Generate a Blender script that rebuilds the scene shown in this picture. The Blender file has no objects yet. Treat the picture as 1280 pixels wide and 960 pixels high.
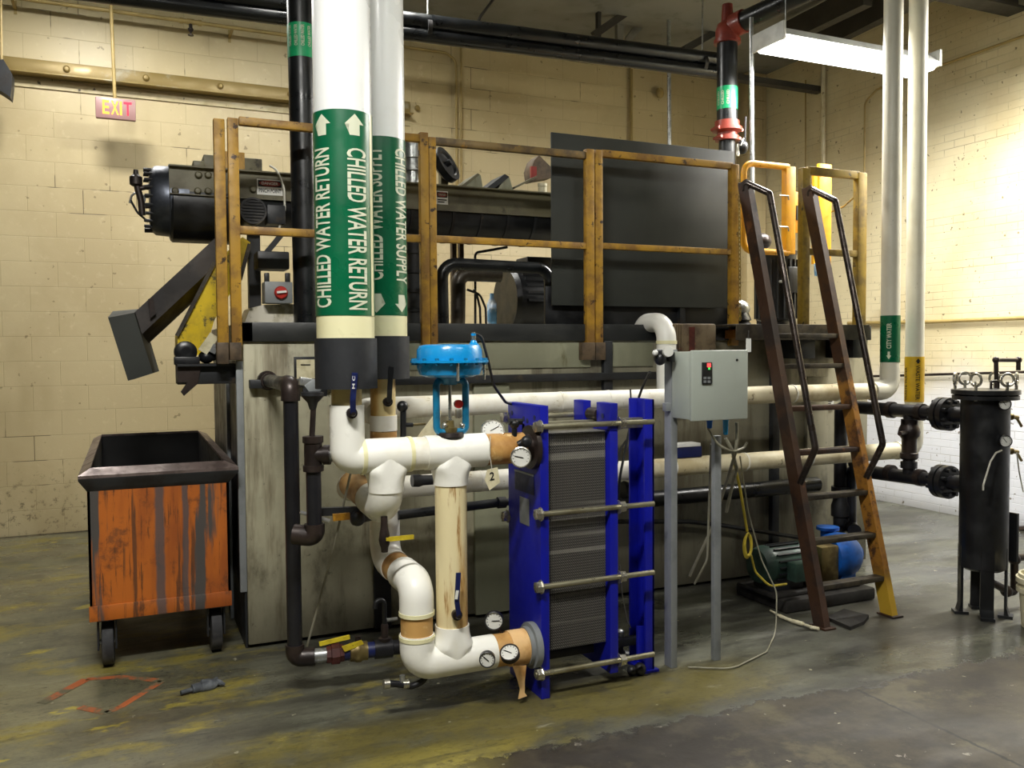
import bpy, bmesh, math, random
from mathutils import Vector, Matrix
random.seed(7)
S = bpy.context.scene
COL = S.collection
PI = math.pi

# ------------------------------------------------------------------ camera
F = 1080.0
H = 1.55
_a = math.atan(478 / F); _p = math.atan(43 / F); _r = 0.007
_f0 = Vector((math.sin(_a), math.cos(_a), 0)); _r0 = Vector((math.cos(_a), -math.sin(_a), 0)); _z = Vector((0, 0, 1))
FW = math.cos(_p) * _f0 - math.sin(_p) * _z
_u1 = math.sin(_p) * _f0 + math.cos(_p) * _z
RT = math.cos(_r) * _r0 - math.sin(_r) * _u1
UP = math.cos(_r) * _u1 + math.sin(_r) * _r0
CAM = Vector((0, 0, H))
cd = bpy.data.cameras.new('camera')
cam = bpy.data.objects.new('camera', cd); COL.objects.link(cam)
M = Matrix((RT, UP, -FW)).transposed().to_4x4(); M.translation = CAM
cam.matrix_world = M
cd.sensor_fit = 'HORIZONTAL'; cd.sensor_width = 36.0; cd.lens = 36.0 * F / 1280
cd.clip_start = 0.02; cd.clip_end = 100
S.camera = cam


def W(u, v, x=None, y=None, z=None):
    """the point of the room seen at (u, v) of a 1280x960 frame that lies on the given plane"""
    d = FW + (u - 640) / F * RT - (v - 480) / F * UP
    if x is not None: t = (x - CAM.x) / d.x
    elif y is not None: t = (y - CAM.y) / d.y
    else: t = (z - CAM.z) / d.z
    return CAM + d * t


# ------------------------------------------------------------------ materials
def lin(h):
    h = h.lstrip('#')
    o = []
    for i in (0, 2, 4):
        c = int(h[i:i + 2], 16) / 255
        o.append(c / 12.92 if c <= 0.04045 else ((c + 0.055) / 1.055) ** 2.4)
    return (*o, 1.0)


class NT:
    def __init__(s, name):
        s.m = bpy.data.materials.new(name); s.m.use_nodes = True
        s.t = s.m.node_tree; s.t.nodes.clear()
        s.out = s.t.nodes.new('ShaderNodeOutputMaterial')

    def n(s, k, **kw):
        nd = s.t.nodes.new(k)
        for a, b in kw.items(): setattr(nd, a, b)
        return nd

    def put(s, sock, v):
        if isinstance(v, bpy.types.NodeSocket): s.t.links.new(v, sock)
        elif v is not None:
            try: sock.default_value = v
            except Exception: sock.default_value = v[:3]

    def math(s, op, a, b=0.0, c=None):
        nd = s.n('ShaderNodeMath', operation=op); s.put(nd.inputs[0], a); s.put(nd.inputs[1], b)
        if c is not None: s.put(nd.inputs[2], c)
        return nd.outputs[0]

    def mix(s, f, a, b, mode='MIX'):
        nd = s.n('ShaderNodeMix', data_type='RGBA', blend_type=mode)
        s.put(nd.inputs[0], f); s.put(nd.inputs[6], a); s.put(nd.inputs[7], b)
        return nd.outputs[2]

    def ramp(s, v, lo, hi, a=0.0, b=1.0):
        nd = s.n('ShaderNodeMapRange', interpolation_type='SMOOTHSTEP')
        s.put(nd.inputs[0], v); s.put(nd.inputs[1], lo); s.put(nd.inputs[2], hi); s.put(nd.inputs[3], a); s.put(nd.inputs[4], b)
        return nd.outputs[0]

    def pos(s, kind='Object'):
        if kind == 'World': return s.n('ShaderNodeNewGeometry').outputs['Position']
        return s.n('ShaderNodeTexCoord').outputs[kind]

    def stretch(s, vec, sc):
        nd = s.n('ShaderNodeVectorMath', operation='MULTIPLY'); s.put(nd.inputs[0], vec); nd.inputs[1].default_value = sc
        return nd.outputs[0]

    def noise(s, vec, scale, detail=4.0, rough=0.55, sc=None, dist=0.0):
        if sc: vec = s.stretch(vec, sc)
        nd = s.n('ShaderNodeTexNoise'); s.put(nd.inputs['Vector'], vec)
        nd.inputs['Scale'].default_value = scale; nd.inputs['Detail'].default_value = detail
        nd.inputs['Roughness'].default_value = rough; nd.inputs['Distortion'].default_value = dist
        return nd.outputs['Fac']

    def xyz(s, vec):
        nd = s.n('ShaderNodeSeparateXYZ'); s.put(nd.inputs[0], vec); return nd.outputs

    def bsdf(s, col, rough=0.5, metal=0.0, bump=None, bstr=0.3, bdist=0.01, spec=None, emit=None, estr=0.0, coat=0.0):
        b = s.n('ShaderNodeBsdfPrincipled')
        s.put(b.inputs['Base Color'], col); s.put(b.inputs['Roughness'], rough); s.put(b.inputs['Metallic'], metal)
        if spec is not None: b.inputs['Specular IOR Level'].default_value = spec
        if coat: b.inputs['Coat Weight'].default_value = coat; b.inputs['Coat Roughness'].default_value = 0.15
        if emit is not None:
            s.put(b.inputs['Emission Color'], emit); b.inputs['Emission Strength'].default_value = estr
        if bump is not None:
            bp = s.n('ShaderNodeBump'); bp.inputs['Strength'].default_value = bstr; bp.inputs['Distance'].default_value = bdist
            s.put(bp.inputs['Height'], bump); s.t.links.new(bp.outputs[0], b.inputs['Normal'])
        s.t.links.new(b.outputs[0], s.out.inputs[0])
        return s.m


def wear(name, c1, c2=None, scale=8, lo=0.45, hi=0.6, rough=0.5, metal=0.0, c3=None, s3=None, lo3=0.6, hi3=0.7, sc=None, bstr=0.15, bscale=60, spec=None, coat=0.0):
    """base colour c1, patches of c2 where a noise passes lo..hi, spots of c3 on top"""
    k = NT(name); v = k.pos('Object')
    col = lin(c1)
    if c2: col = k.mix(k.ramp(k.noise(v, scale, 6, 0.6, sc), lo, hi), col, lin(c2))
    if c3: col = k.mix(k.ramp(k.noise(v, s3 or scale * 3, 5, 0.65, sc), lo3, hi3), col, lin(c3))
    r = k.ramp(k.noise(v, scale * 2, 3), 0.3, 0.7, max(rough - 0.08, 0.05), min(rough + 0.1, 1))
    return k.bsdf(col, r, metal, bump=k.noise(v, bscale, 3), bstr=bstr, bdist=0.002, spec=spec, coat=coat)


def flat(name, c, rough=0.5, metal=0.0, emit=0.0):
    k = NT(name)
    col = k.mix(k.noise(k.pos('Object'), 30, 3), lin(c), tuple(x * 0.9 for x in lin(c)[:3]) + (1,))
    if emit: return k.bsdf(col, rough, metal, emit=lin(c), estr=emit)
    return k.bsdf(col, rough, metal)


MT = {}
MT['pvc'] = wear('white_pvc_jacket', '#f4f3ea', '#e2dcc0', 3, 0.5, 0.8, 0.32, bstr=0.03)
MT['pvc_riser'] = wear('white_riser_jacket', '#eef0ee', '#e4e5e0', 2, 0.5, 0.8, 0.3, bstr=0.02)
MT['pvc_old'] = wear('cream_old_jacket', '#e9e4b8', '#ddd6a4', 3, 0.45, 0.7, 0.35, bstr=0.03)
MT['pvc_grey'] = wear('pale_grey_riser_jacket', '#d6d3c2', '#c6c1ac', 2.5, 0.45, 0.75, 0.4, c3='#8f8a76', s3=14, lo3=0.66, hi3=0.75, bstr=0.03)
MT['wrap'] = wear('white_pipe_wrap', '#efece0', '#dcd5bf', 7, 0.45, 0.7, 0.6, c3='#b3a987', s3=26, lo3=0.64, hi3=0.72, bstr=0.25, bscale=40)
MT['wrap_stain'] = wear('stained_pipe_wrap', '#dcd2b2', '#c3b48c', 5, 0.45, 0.65, 0.6, c3='#5e4d30', s3=10, lo3=0.62, hi3=0.7, bstr=0.25, bscale=40)
MT['tan'] = wear('tan_bare_insulation', '#dcc88f', '#b98f4a', 7, 0.45, 0.65, 0.6, c3='#8c5e28', s3=16, lo3=0.6, hi3=0.72, sc=(1, 1, .35), bstr=0.2)
MT['tan_dark'] = wear('amber_bare_insulation', '#c99c5c', '#a8773a', 6, 0.45, 0.65, 0.45, c3='#e2c48a', s3=14, lo3=0.6, hi3=0.72, bstr=0.15)
MT['tape'] = wear('tan_tape', '#e8bf85', '#c08a48', 6, 0.5, 0.7, 0.5, bstr=0.2)
MT['sleeve'] = wear('black_foam_sleeve', '#1f2125', '#17191c', 5, 0.4, 0.7, 0.65, bstr=0.2, bscale=120)
MT['black'] = wear('black_paint', '#141517', '#202123', 6, 0.45, 0.65, 0.38, bstr=0.08)
MT['blackpipe'] = wear('black_pipe_paint', '#121416', '#191c1d', 5, 0.45, 0.7, 0.34, bstr=0.015)
MT['castiron'] = wear('cast_iron', '#3a302c', '#241d1b', 9, 0.4, 0.6, 0.4, 0.35, bstr=0.2)
MT['darkpipe'] = wear('dark_steel_pipe', '#26262a', '#1b1a1b', 6, 0.4, 0.7, 0.36, 0.3, bstr=0.08)
MT['blacksteel'] = wear('black_dirty_steel', '#232528', '#15110e', 4, 0.45, 0.65, 0.5, c3='#3a3126', s3=12, lo3=0.62, hi3=0.7, bstr=0.15)
MT['chute'] = wear('charcoal_worn_steel', '#47423f', '#2f2c2b', 5, 0.4, 0.6, 0.42, 0.3, c3='#57463c', s3=9, lo3=0.6, hi3=0.7)
MT['rail'] = wear('worn_yellow_rail', '#b58a2c', '#86622a', 6, 0.42, 0.62, 0.5, c3='#3d2815', s3=18, lo3=0.58, hi3=0.66, bstr=0.2)
MT['rail_dull'] = wear('dirty_olive_yellow_rail', '#93791f', '#6f5a20', 7, 0.42, 0.62, 0.55, c3='#2f2512', s3=20, lo3=0.6, hi3=0.68)
MT['rail_top'] = wear('rubbed_brown_rail', '#7a6338', '#54442c', 7, 0.42, 0.62, 0.45, 0.2, c3='#a07428', s3=9, lo3=0.58, hi3=0.66)
MT['gate'] = wear('bright_yellow_paint', '#e0a21a', '#cf8d14', 5, 0.45, 0.7, 0.42, c3='#7a5a14', s3=20, lo3=0.64, hi3=0.7)
MT['socket'] = wear('brown_rail_socket', '#5b4a35', '#3c3023', 9, 0.42, 0.62, 0.6)
MT['rust'] = wear('rusty_ladder', '#40291b', '#2a1e18', 5, 0.42, 0.6, 0.55, c3='#6d4526', s3=8, lo3=0.6, hi3=0.7, bstr=0.25)
MT['rust_orange'] = wear('orange_rusty_ladder', '#9a6420', '#5a3417', 5, 0.45, 0.62, 0.55, c3='#c08a2a', s3=10, lo3=0.58, hi3=0.7, bstr=0.25)
MT['rung'] = wear('worn_steel_rung', '#4a4336', '#2f2a24', 8, 0.42, 0.6, 0.5, 0.3)
MT['handrail'] = wear('dark_polished_handrail', '#3c322c', '#272220', 8, 0.45, 0.65, 0.3, 0.5)
MT['panel'] = wear('light_grey_enclosure', '#a9b0a6', '#9da49b', 2, 0.45, 0.7, 0.45, bstr=0.02)
MT['strut'] = wear('grey_strut', '#85898a', '#707475', 4, 0.45, 0.7, 0.5, 0.1)
MT['blue'] = wear('deep_blue_paint', '#10189a', '#0d1282', 4, 0.45, 0.75, 0.4, bstr=0.03)
MT['actuator'] = wear('bright_blue_paint', '#0f8fd0', '#0d7fc0', 4, 0.45, 0.7, 0.28, bstr=0.03, coat=0.3)
MT['yoke'] = wear('teal_blue_yoke', '#0f6f96', '#0d4f68', 8, 0.45, 0.65, 0.4, bstr=0.1)
MT['steel'] = wear('bright_steel', '#c9c6ba', '#a8a496', 12, 0.45, 0.65, 0.28, 0.9, bstr=0.05)
MT['brush'] = wear('tie_bolt_steel', '#a9a48a', '#8b8468', 9, 0.45, 0.65, 0.35, 0.75, bstr=0.08)
MT['galv'] = wear('galvanised_steel', '#b9bbba', '#9b9d9c', 20, 0.45, 0.6, 0.35, 0.8, bstr=0.05)
MT['brass'] = wear('dull_brass', '#8f8054', '#6a5b38', 8, 0.42, 0.62, 0.4, 0.7)
MT['redbrown'] = wear('dark_red_union', '#5c2a22', '#3f1c18', 9, 0.42, 0.62, 0.45, 0.2)
MT['redflange'] = wear('red_oxide_paint', '#8d3a2c', '#7b3026', 7, 0.42, 0.65, 0.4, bstr=0.08)
MT['green'] = wear('green_label_vinyl', '#045f3c', '#045536', 3, 0.4, 0.7, 0.3, bstr=0.02)
MT['greenbright'] = wear('bright_green_label', '#17a468', '#0f9058', 5, 0.4, 0.7, 0.35)
MT['ylabel'] = wear('yellow_label_vinyl', '#c7a010', '#b08c0c', 6, 0.4, 0.7, 0.4)
MT['cream_text'] = flat('cream_lettering', '#d3d6bd', 0.5)
MT['white'] = flat('white_enamel', '#e8e8e2', 0.4)
MT['dial'] = flat('white_dial', '#dcdcd4', 0.35)
MT['ink'] = flat('black_ink', '#101010', 0.6)
MT['red'] = flat('red_plastic', '#b3271d', 0.4)
MT['danger_red'] = flat('danger_red', '#8c2a22', 0.5)
MT['ytag'] = wear('yellow_tag', '#d3bf2c', '#b39c1e', 12, 0.45, 0.65, 0.5, c3='#3a3418', s3=40, lo3=0.64, hi3=0.7)
MT['navy'] = wear('navy_handle', '#141f52', '#101840', 9, 0.45, 0.65, 0.42)
MT['paper'] = wear('buff_paper_tag', '#d8d0ae', '#c4ba94', 20, 0.45, 0.65, 0.7)
MT['rubber'] = wear('worn_black_rubber', '#2c2c2e', '#4a4846', 9, 0.5, 0.65, 0.7)
MT['olive'] = wear('olive_grey_trough', '#6b664e', '#57523f', 4, 0.42, 0.65, 0.5, c3='#3a352a', s3=9, lo3=0.6, hi3=0.72)
MT['silver'] = wear('silver_hub', '#555962', '#3c3f46', 5, 0.45, 0.65, 0.4, 0.8)
MT['yhopper'] = wear('scuffed_yellow_plate', '#e0c00a', '#b89b14', 5, 0.42, 0.62, 0.5, c3='#4d4520', s3=13, lo3=0.55, hi3=0.64)
MT['guard'] = wear('grey_green_sheet', '#31342f', '#2d302c', 1.2, 0.4, 0.7, 0.65, bstr=0.02)
MT['lip'] = wear('black_tank_lip', '#212323', '#2a2b29', 3, 0.42, 0.65, 0.45)
MT['box_rust'] = wear('rusty_brown_casing', '#6b5c44', '#4a3a2a', 7, 0.42, 0.6, 0.6, c3='#a0643c', s3=12, lo3=0.6, hi3=0.7)
MT['motor_green'] = wear('dusty_green_motor', '#30493e', '#22332b', 6, 0.42, 0.65, 0.5)
MT['volute'] = wear('blue_pump_paint', '#1566c8', '#0f4a96', 6, 0.42, 0.65, 0.45)
MT['concrete'] = wear('dirty_concrete_pad', '#25221e', '#1a1815', 6, 0.42, 0.65, 0.8)
MT['ycable'] = wear('yellow_cable', '#c7b23a', '#a8952c', 9, 0.45, 0.65, 0.5)
MT['gcable'] = wear('grey_cable', '#8d8a78', '#77745f', 9, 0.45, 0.65, 0.5)
MT['bcable'] = flat('black_cable', '#101112', 0.45)
MT['wcable'] = flat('white_cable', '#c9c7ba', 0.5)
MT['ceiling_steel'] = wear('dark_joist_steel', '#2f2d29', '#3c3934', 5, 0.45, 0.65, 0.6)
MT['ceiling_pale'] = wear('pale_joist_steel', '#77766f', '#66655e', 5, 0.45, 0.65, 0.6)
MT['conduit'] = wear('painted_conduit', '#a58f58', '#94804e', 5, 0.45, 0.65, 0.5)
MT['ledger'] = wear('painted_ledger_angle', '#8c7845', '#a9a28c', 4, 0.55, 0.75, 0.4, 0.2)
MT['bluebottle'] = wear('clear_blue_bottle', '#7fb4e0', '#dfe9f2', 9, 0.45, 0.6, 0.2)
MT['orange_chalk'] = wear('orange_paint_line', '#a5572a', '#5c5942', 12, 0.42, 0.58, 0.8)
MT['hose_white'] = wear('cream_plastic', '#ddd6b6', '#c9c09c', 9, 0.45, 0.65, 0.45)
MT['lampcase'] = wear('white_fixture_case', '#cfd0cc', '#b9bab6', 6, 0.45, 0.65, 0.4)
MT['lens'] = flat('lit_fixture_lens', '#fdfff8', 0.4, emit=9)
MT['tube'] = flat('lit_lamp_tube', '#fbfff6', 0.4, emit=34)
MT['exit_face'] = flat('exit_sign_face', '#9a7674', 0.4, emit=0.05)
MT['exit_lit'] = flat('lit_yellow_letter', '#ff962e', 0.4, emit=1.7)
MT['exit_red'] = flat('lit_red_letter', '#e8203c', 0.4, emit=.9)
MT['led_red'] = flat('red_readout', '#ff4a4a', 0.3, emit=1.5)
MT['led_green'] = flat('green_readout', '#48e060', 0.3, emit=1.2)


def m_bin():
    k = NT('streaked_orange_paint'); v = k.pos('Object')
    st = k.noise(v, 9, 4, 0.6, (1, 1, 0.07)); st2 = k.noise(v, 22, 5, 0.6, (1, 1, 0.05)); bl = k.noise(v, 7, 6, 0.7)
    c = k.mix(k.ramp(k.noise(v, 5, 4, .6, (1, 1, .2)), 0.42, 0.6), lin('#b9641c'), lin('#9a4f1a'))
    c = k.mix(k.ramp(bl, 0.52, 0.68), c, lin('#6a3a1c'))
    c = k.mix(k.ramp(k.noise(v, 60, 5, .7, (1, 1, .06)), .57, .63, 0, .75), c, lin('#3c2618'))
    c = k.mix(k.ramp(k.noise(v, 3.2, 6, .75), .55, .64, 0, .6), c, lin('#4d3426'))
    c = k.mix(k.ramp(st2, 0.56, 0.64, 0, .8), c, lin('#4a3020'))
    c = k.mix(k.ramp(st, 0.57, 0.63), c, lin('#4b4744'))
    x, y, z = k.xyz(v)
    # grey run marks down the middle of the front
    for cx, w in ((-0.005, .028), (0.112, .018)):
        d = k.math('ABSOLUTE', k.math('SUBTRACT', k.math('ADD', x, k.math('MULTIPLY', k.noise(v, 6, 3), .03)), cx + .015))
        c = k.mix(k.ramp(d, w * .5, w, .85, 0), c, lin('#4d4b4c'))
    return k.bsdf(c, 0.55, bump=st2, bstr=.2, bdist=.002)


MT['bin'] = m_bin()
MT['bin_in'] = wear('black_bin_inside', '#151515', '#222120', 5, .45, .65, .6)
MT['bin_rim'] = wear('bare_steel_rim', '#7d6f6b', '#5c504c', 9, .45, .62, .4, .45)


def m_tank():
    k = NT('stained_grey_green_tank'); v = k.pos('World')
    x, y, z = k.xyz(v)
    c = k.mix(k.ramp(k.noise(v, 1.6, 5, .6), .4, .65), lin('#b4af95'), lin('#9c9880'))
    run = k.noise(v, 7, 5, .65, (1, 1, .12))
    c = k.mix(k.ramp(run, .5, .68, 0, .75), c, lin('#5e5238'))
    c = k.mix(k.ramp(k.noise(v, 3, 6, .7, (1, 1, .5)), .52, .7, 0, .8), c, lin('#4a4231'))
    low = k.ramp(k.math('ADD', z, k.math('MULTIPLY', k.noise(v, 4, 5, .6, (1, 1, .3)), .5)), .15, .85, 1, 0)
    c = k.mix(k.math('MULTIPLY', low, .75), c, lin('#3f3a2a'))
    c = k.mix(k.ramp(k.noise(v, 30, 5, .7), .62, .72, 0, .6), c, lin('#2d281c'))
    c = k.mix(k.ramp(k.math('ADD', x, k.math('MULTIPLY', run, .8)), 1.9, 3.0, 0, .5), c, lin('#4a473c'))  # darker to the right: dirt, plus light falloff put into the colour
    return k.bsdf(c, k.ramp(run, .3, .7, .4, .6), .1, bump=k.noise(v, 40, 3), bstr=.08, bdist=.002)


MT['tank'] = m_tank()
MT['tank_pale'] = wear('pale_olive_panel', '#8f9078', '#7d7d68', 2, .42, .65, .5, c3='#66603f', s3=6, lo3=.6, hi3=.72, sc=(1, 1, .3))


def m_plates():
    k = NT('corrugated_plate_edges'); v = k.pos('World'); x, y, z = k.xyz(v)
    zz = k.math('SINE', k.math('MULTIPLY', z, 2 * PI / .0125)); xx = k.math('SINE', k.math('MULTIPLY', x, 2 * PI / .0104))
    f = k.ramp(k.math('MULTIPLY', zz, xx), -.3, .6)
    c = k.mix(f, lin('#302e2b'), lin('#85827a'))
    line = k.ramp(k.noise(v, 1, 2, .5, (.2, .2, 18)), .57, .62, 0, .5)
    c = k.mix(line, c, lin('#b3b0a4'))
    return k.bsdf(c, .45, .35, bump=f, bstr=.6, bdist=.004)


MT['plates'] = m_plates()


def m_cmu():
    k = NT('painted_block_wall'); v = k.pos('World'); x, y, z = k.xyz(v)
    cb = k.n('ShaderNodeCombineXYZ'); k.put(cb.inputs[0], k.math('ADD', x, 4.06 + .07)); k.put(cb.inputs[1], z)
    br = k.n('ShaderNodeTexBrick'); k.put(br.inputs['Vector'], cb.outputs[0])
    br.inputs['Scale'].default_value = 1; br.inputs['Brick Width'].default_value = .422; br.inputs['Row Height'].default_value = .211
    br.inputs['Mortar Size'].default_value = .0035; br.inputs['Mortar Smooth'].default_value = .6; br.offset = .5
    mort = br.outputs['Fac']
    c = k.mix(k.ramp(k.noise(v, .9, 5, .6), .4, .65), lin('#c6b68e'), lin('#b9a880'))
    c = k.mix(k.ramp(k.noise(v, 12, 5, .65), .55, .75, 0, .5), c, lin('#d6c8a0'))
    c = k.mix(k.math('MULTIPLY', mort, .28), c, lin('#7d6a44'))
    crack = k.math('MULTIPLY', mort, k.ramp(k.noise(v, 1.9, 3, .5), .6, .64))
    c = k.mix(k.math('MULTIPLY', crack, .9), c, lin('#2a2113'))
    c = k.mix(k.ramp(k.noise(v, 16, 3, .5), .70, .73, 0, .55), c, lin('#5e4d2e'))
    # grime near the floor
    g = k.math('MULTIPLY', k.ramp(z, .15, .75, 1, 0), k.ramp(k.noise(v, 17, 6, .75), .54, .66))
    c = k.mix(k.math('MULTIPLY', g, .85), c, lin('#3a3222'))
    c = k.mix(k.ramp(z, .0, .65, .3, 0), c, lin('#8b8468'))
    c = k.mix(k.ramp(k.noise(v, .8, 4, .6, (1, 1, .4)), .58, .72, 0, .35), c, lin('#8c7a50'))
    h = k.math('SUBTRACT', k.math('MULTIPLY', k.noise(v, 40, 5, .7), .25), mort)
    return k.bsdf(c, .42, bump=h, bstr=.35, bdist=.006)


def m_brick():
    k = NT('painted_brick_wall'); v = k.pos('World'); x, y, z = k.xyz(v)
    cb = k.n('ShaderNodeCombineXYZ'); k.put(cb.inputs[0], k.math('ADD', y, 20)); k.put(cb.inputs[1], z)
    br = k.n('ShaderNodeTexBrick'); k.put(br.inputs['Vector'], cb.outputs[0])
    br.inputs['Scale'].default_value = 1; br.inputs['Brick Width'].default_value = .21; br.inputs['Row Height'].default_value = .0685
    br.inputs['Mortar Size'].default_value = .004; br.inputs['Mortar Smooth'].default_value = .5; br.offset = .5
    mort = br.outputs['Fac']
    c = k.mix(k.ramp(k.noise(v, 1.1, 5, .6), .4, .65), lin('#dacfac'), lin('#cdbf98'))
    c = k.mix(k.ramp(k.math('ADD', z, k.math('MULTIPLY', k.noise(v, 1.5, 4), .5)), 1.15, 1.75, 1, 0), c, lin('#dcdfe6'))  # cool light on the lower wall, painted in as a bluish tint
    joint = k.math('MULTIPLY', mort, k.ramp(k.noise(v, 2.2, 4, .6, (1, .35, 2.5)), .45, .72, .04, .6))
    c = k.mix(joint, c, lin('#6b5d40'))
    c = k.mix(k.ramp(k.noise(v, 24, 2, .5), .70, .73, 0, .8), c, lin('#5c4f36'))
    c = k.mix(k.ramp(k.noise(v, 30, 3, .5), .72, .75, 0, .6), c, lin('#4a3f2c'))
    c = k.mix(k.math('MULTIPLY', k.ramp(z, .0, .16, 1, 0), .5), c, lin('#5a5648'))
    h = k.math('SUBTRACT', k.math('MULTIPLY', k.noise(v, 35, 5, .7), .3), mort)
    return k.bsdf(c, .4, bump=h, bstr=.4, bdist=.006)


def m_floor():
    k = NT('stained_wet_concrete'); v = k.pos('World'); x, y, z = k.xyz(v)
    n1 = k.noise(v, .9, 5, .6); n2 = k.noise(v, 3, 7, .72); ns = k.noise(v, 4, 6, .65, (.35, 1.4, 1)); n3 = k.noise(v, 26, 4, .7)
    c = k.mix(k.ramp(n1, .35, .65), lin('#5c5d50'), lin('#45443c'))
    c = k.mix(k.ramp(ns, .42, .62, 0, .75), c, lin('#35342e'))
    # yellow-green paint remains, thick on the left and in a strip before the tank
    left = k.ramp(x, .9, -.5)
    c = k.mix(k.math('MULTIPLY', left, k.ramp(n2, .3, .65, .25, .85)), c, lin('#7d7a5e'))
    yl = k.math('MULTIPLY', k.ramp(x, 2.6, .4, .0, 1), k.ramp(k.noise(v, 2.6, 6, .7, (.7, 1.3, 1)), .5, .64))
    c = k.mix(k.math('MULTIPLY', yl, .9), c, lin('#857a38'))
    yl2 = k.math('MULTIPLY', k.ramp(x, .6, -.2, 0, 1), k.ramp(k.noise(v, 4.5, 4, .6, (.6, 1.2, 1)), .62, .67))
    c = k.mix(k.math('MULTIPLY', yl2, .9), c, lin('#a89a3c'))
    strip = k.math('MULTIPLY', k.ramp(k.math('ABSOLUTE', k.math('SUBTRACT', k.math('ADD', y, k.math('MULTIPLY', n2, .5)), 3.52)), .10, .30, 1, 0),
                   k.math('MULTIPLY', k.ramp(x, -.2, .6), k.ramp(x, 3.1, 2.4)))
    c = k.mix(k.math('MULTIPLY', strip, k.ramp(n2, .35, .55, .3, .9)), c, lin('#625a2c'))
    s2 = k.math('MULTIPLY', k.ramp(k.math('ABSOLUTE', k.math('SUBTRACT', k.math('ADD', y, k.math('MULTIPLY', n1, .5)), 3.18)), .1, .28, 1, 0), k.ramp(x, 1.7, 1.1))
    c = k.mix(k.math('MULTIPLY', s2, k.ramp(k.noise(v, 2.2, 5, .6, (.5, 1.5, 1)), .38, .56)), c, lin('#8b803c'))
    c = k.mix(k.ramp(k.noise(v, 9, 6, .72, (.25, 1.6, 1)), .5, .7, 0, .5), c, lin('#2f2e29'))
    c = k.mix(k.ramp(k.noise(v, 11, 5, .7, (.4, 1.4, 1)), .6, .72, 0, .45), c, lin('#96947e'))
    c = k.mix(k.ramp(k.noise(v, 7, 5, .7), .6, .68, 0, .55), c, lin('#2b2a26'))
    c = k.mix(k.ramp(k.noise(v, 55, 5, .7, (.6, 1.3, 1)), .5, .66, 0, .4), c, lin('#23221e'))
    c = k.mix(k.ramp(y, 8.22, 8.33), c, lin('#191815'))
    # bare brown slab this side of the ragged edge of the coating
    edge = k.math('ADD', y, k.math('ADD', k.math('MULTIPLY', k.math('SUBTRACT', n2, .5), .5), k.math('MULTIPLY', k.math('SUBTRACT', n3, .5), .12)))
    edge = k.math('ADD', edge, k.math('MULTIPLY', x, .028))
    right = k.ramp(x, .95, 1.35)
    bare = k.math('MULTIPLY', k.ramp(edge, 3.0, 3.03, 1, 0), right)
    bc = k.mix(k.ramp(n2, .4, .62), lin('#3f392c'), lin('#2a261e'))
    bc = k.mix(k.ramp(k.noise(v, 1.7, 7, .7), .47, .6, 0, .8), bc, lin('#221d18'))
    bc = k.mix(k.ramp(k.noise(v, 2.3, 6, .7), .52, .64, 0, .7), bc, lin('#57513a'))
    bc = k.mix(k.ramp(k.noise(v, 13, 5, .65), .66, .69, 0, .75), bc, lin('#8c867a'))
    c = k.mix(bare, c, bc)
    rim = k.math('MULTIPLY', k.ramp(k.math('ABSOLUTE', k.math('SUBTRACT', edge, 3.015)), .004, .02, 1, 0), right)
    c = k.mix(k.math('MULTIPLY', rim, .6), c, lin('#1d1a16'))
    # a sawn joint across the bare slab
    d = k.math('ABSOLUTE', k.math('SUBTRACT', k.math('ADD', x, k.math('MULTIPLY', k.math('SUBTRACT', n3, .5), .03)), 2.98))
    j = k.math('MULTIPLY', k.ramp(d, .004, .012, 1, 0), k.ramp(edge, 3.0, 2.98))
    c = k.mix(j, c, lin('#191612'))
    # drips and flakes of pale paint
    c = k.mix(k.ramp(k.noise(v, 19, 2, .5), .735, .75, 0, .7), c, lin('#a9a58c'))
    wet = k.ramp(k.noise(v, 1.3, 5, .6, (.5, 1, 1)), .38, .6)
    r = k.math('ADD', k.math('MULTIPLY', wet, .34), .2)
    r = k.math('ADD', r, k.math('MULTIPLY', bare, .2))
    return k.bsdf(c, r, bump=k.math('ADD', k.math('MULTIPLY', n3, .3), k.math('ADD', n2, k.math('MULTIPLY', rim, -.6))), bstr=.25, bdist=.012, spec=.5)


def m_deck():
    k = NT('grey_roof_deck'); v = k.pos('World'); x, y, z = k.xyz(v)
    c = k.mix(k.ramp(k.noise(v, .8, 5, .6), .4, .65), lin('#84847f'), lin('#74736c'))
    c = k.mix(k.ramp(k.noise(v, 4, 5, .6), .55, .7, 0, .5), c, lin('#5d5a50'))
    return k.bsdf(c, .8)




def m_stringer():
    k = NT('ladder_side_rust'); v = k.pos('World'); x, y, z = k.xyz(v)
    n = k.noise(v, 8, 5, .65)
    hi = k.ramp(k.math('ADD', z, k.math('MULTIPLY', k.math('SUBTRACT', n, .5), 1.2)), 1.15, 1.6)
    c = k.mix(k.ramp(n, .42, .6), lin('#9a6a26'), lin('#6a4320'))
    c = k.mix(k.ramp(k.noise(v, 16, 5, .7), .54, .64), c, lin('#4a2f1c'))
    c = k.mix(k.ramp(z, .30, .12), c, lin('#b8942c'))
    c = k.mix(k.math('MULTIPLY', hi, .92), c, lin('#3a2519'))
    return k.bsdf(c, .5, bump=n, bstr=.2, bdist=.004)


MT['stringer'] = m_stringer()
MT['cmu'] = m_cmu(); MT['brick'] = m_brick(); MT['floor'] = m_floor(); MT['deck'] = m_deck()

# ------------------------------------------------------------------ mesh helpers
ORG = {}


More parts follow.
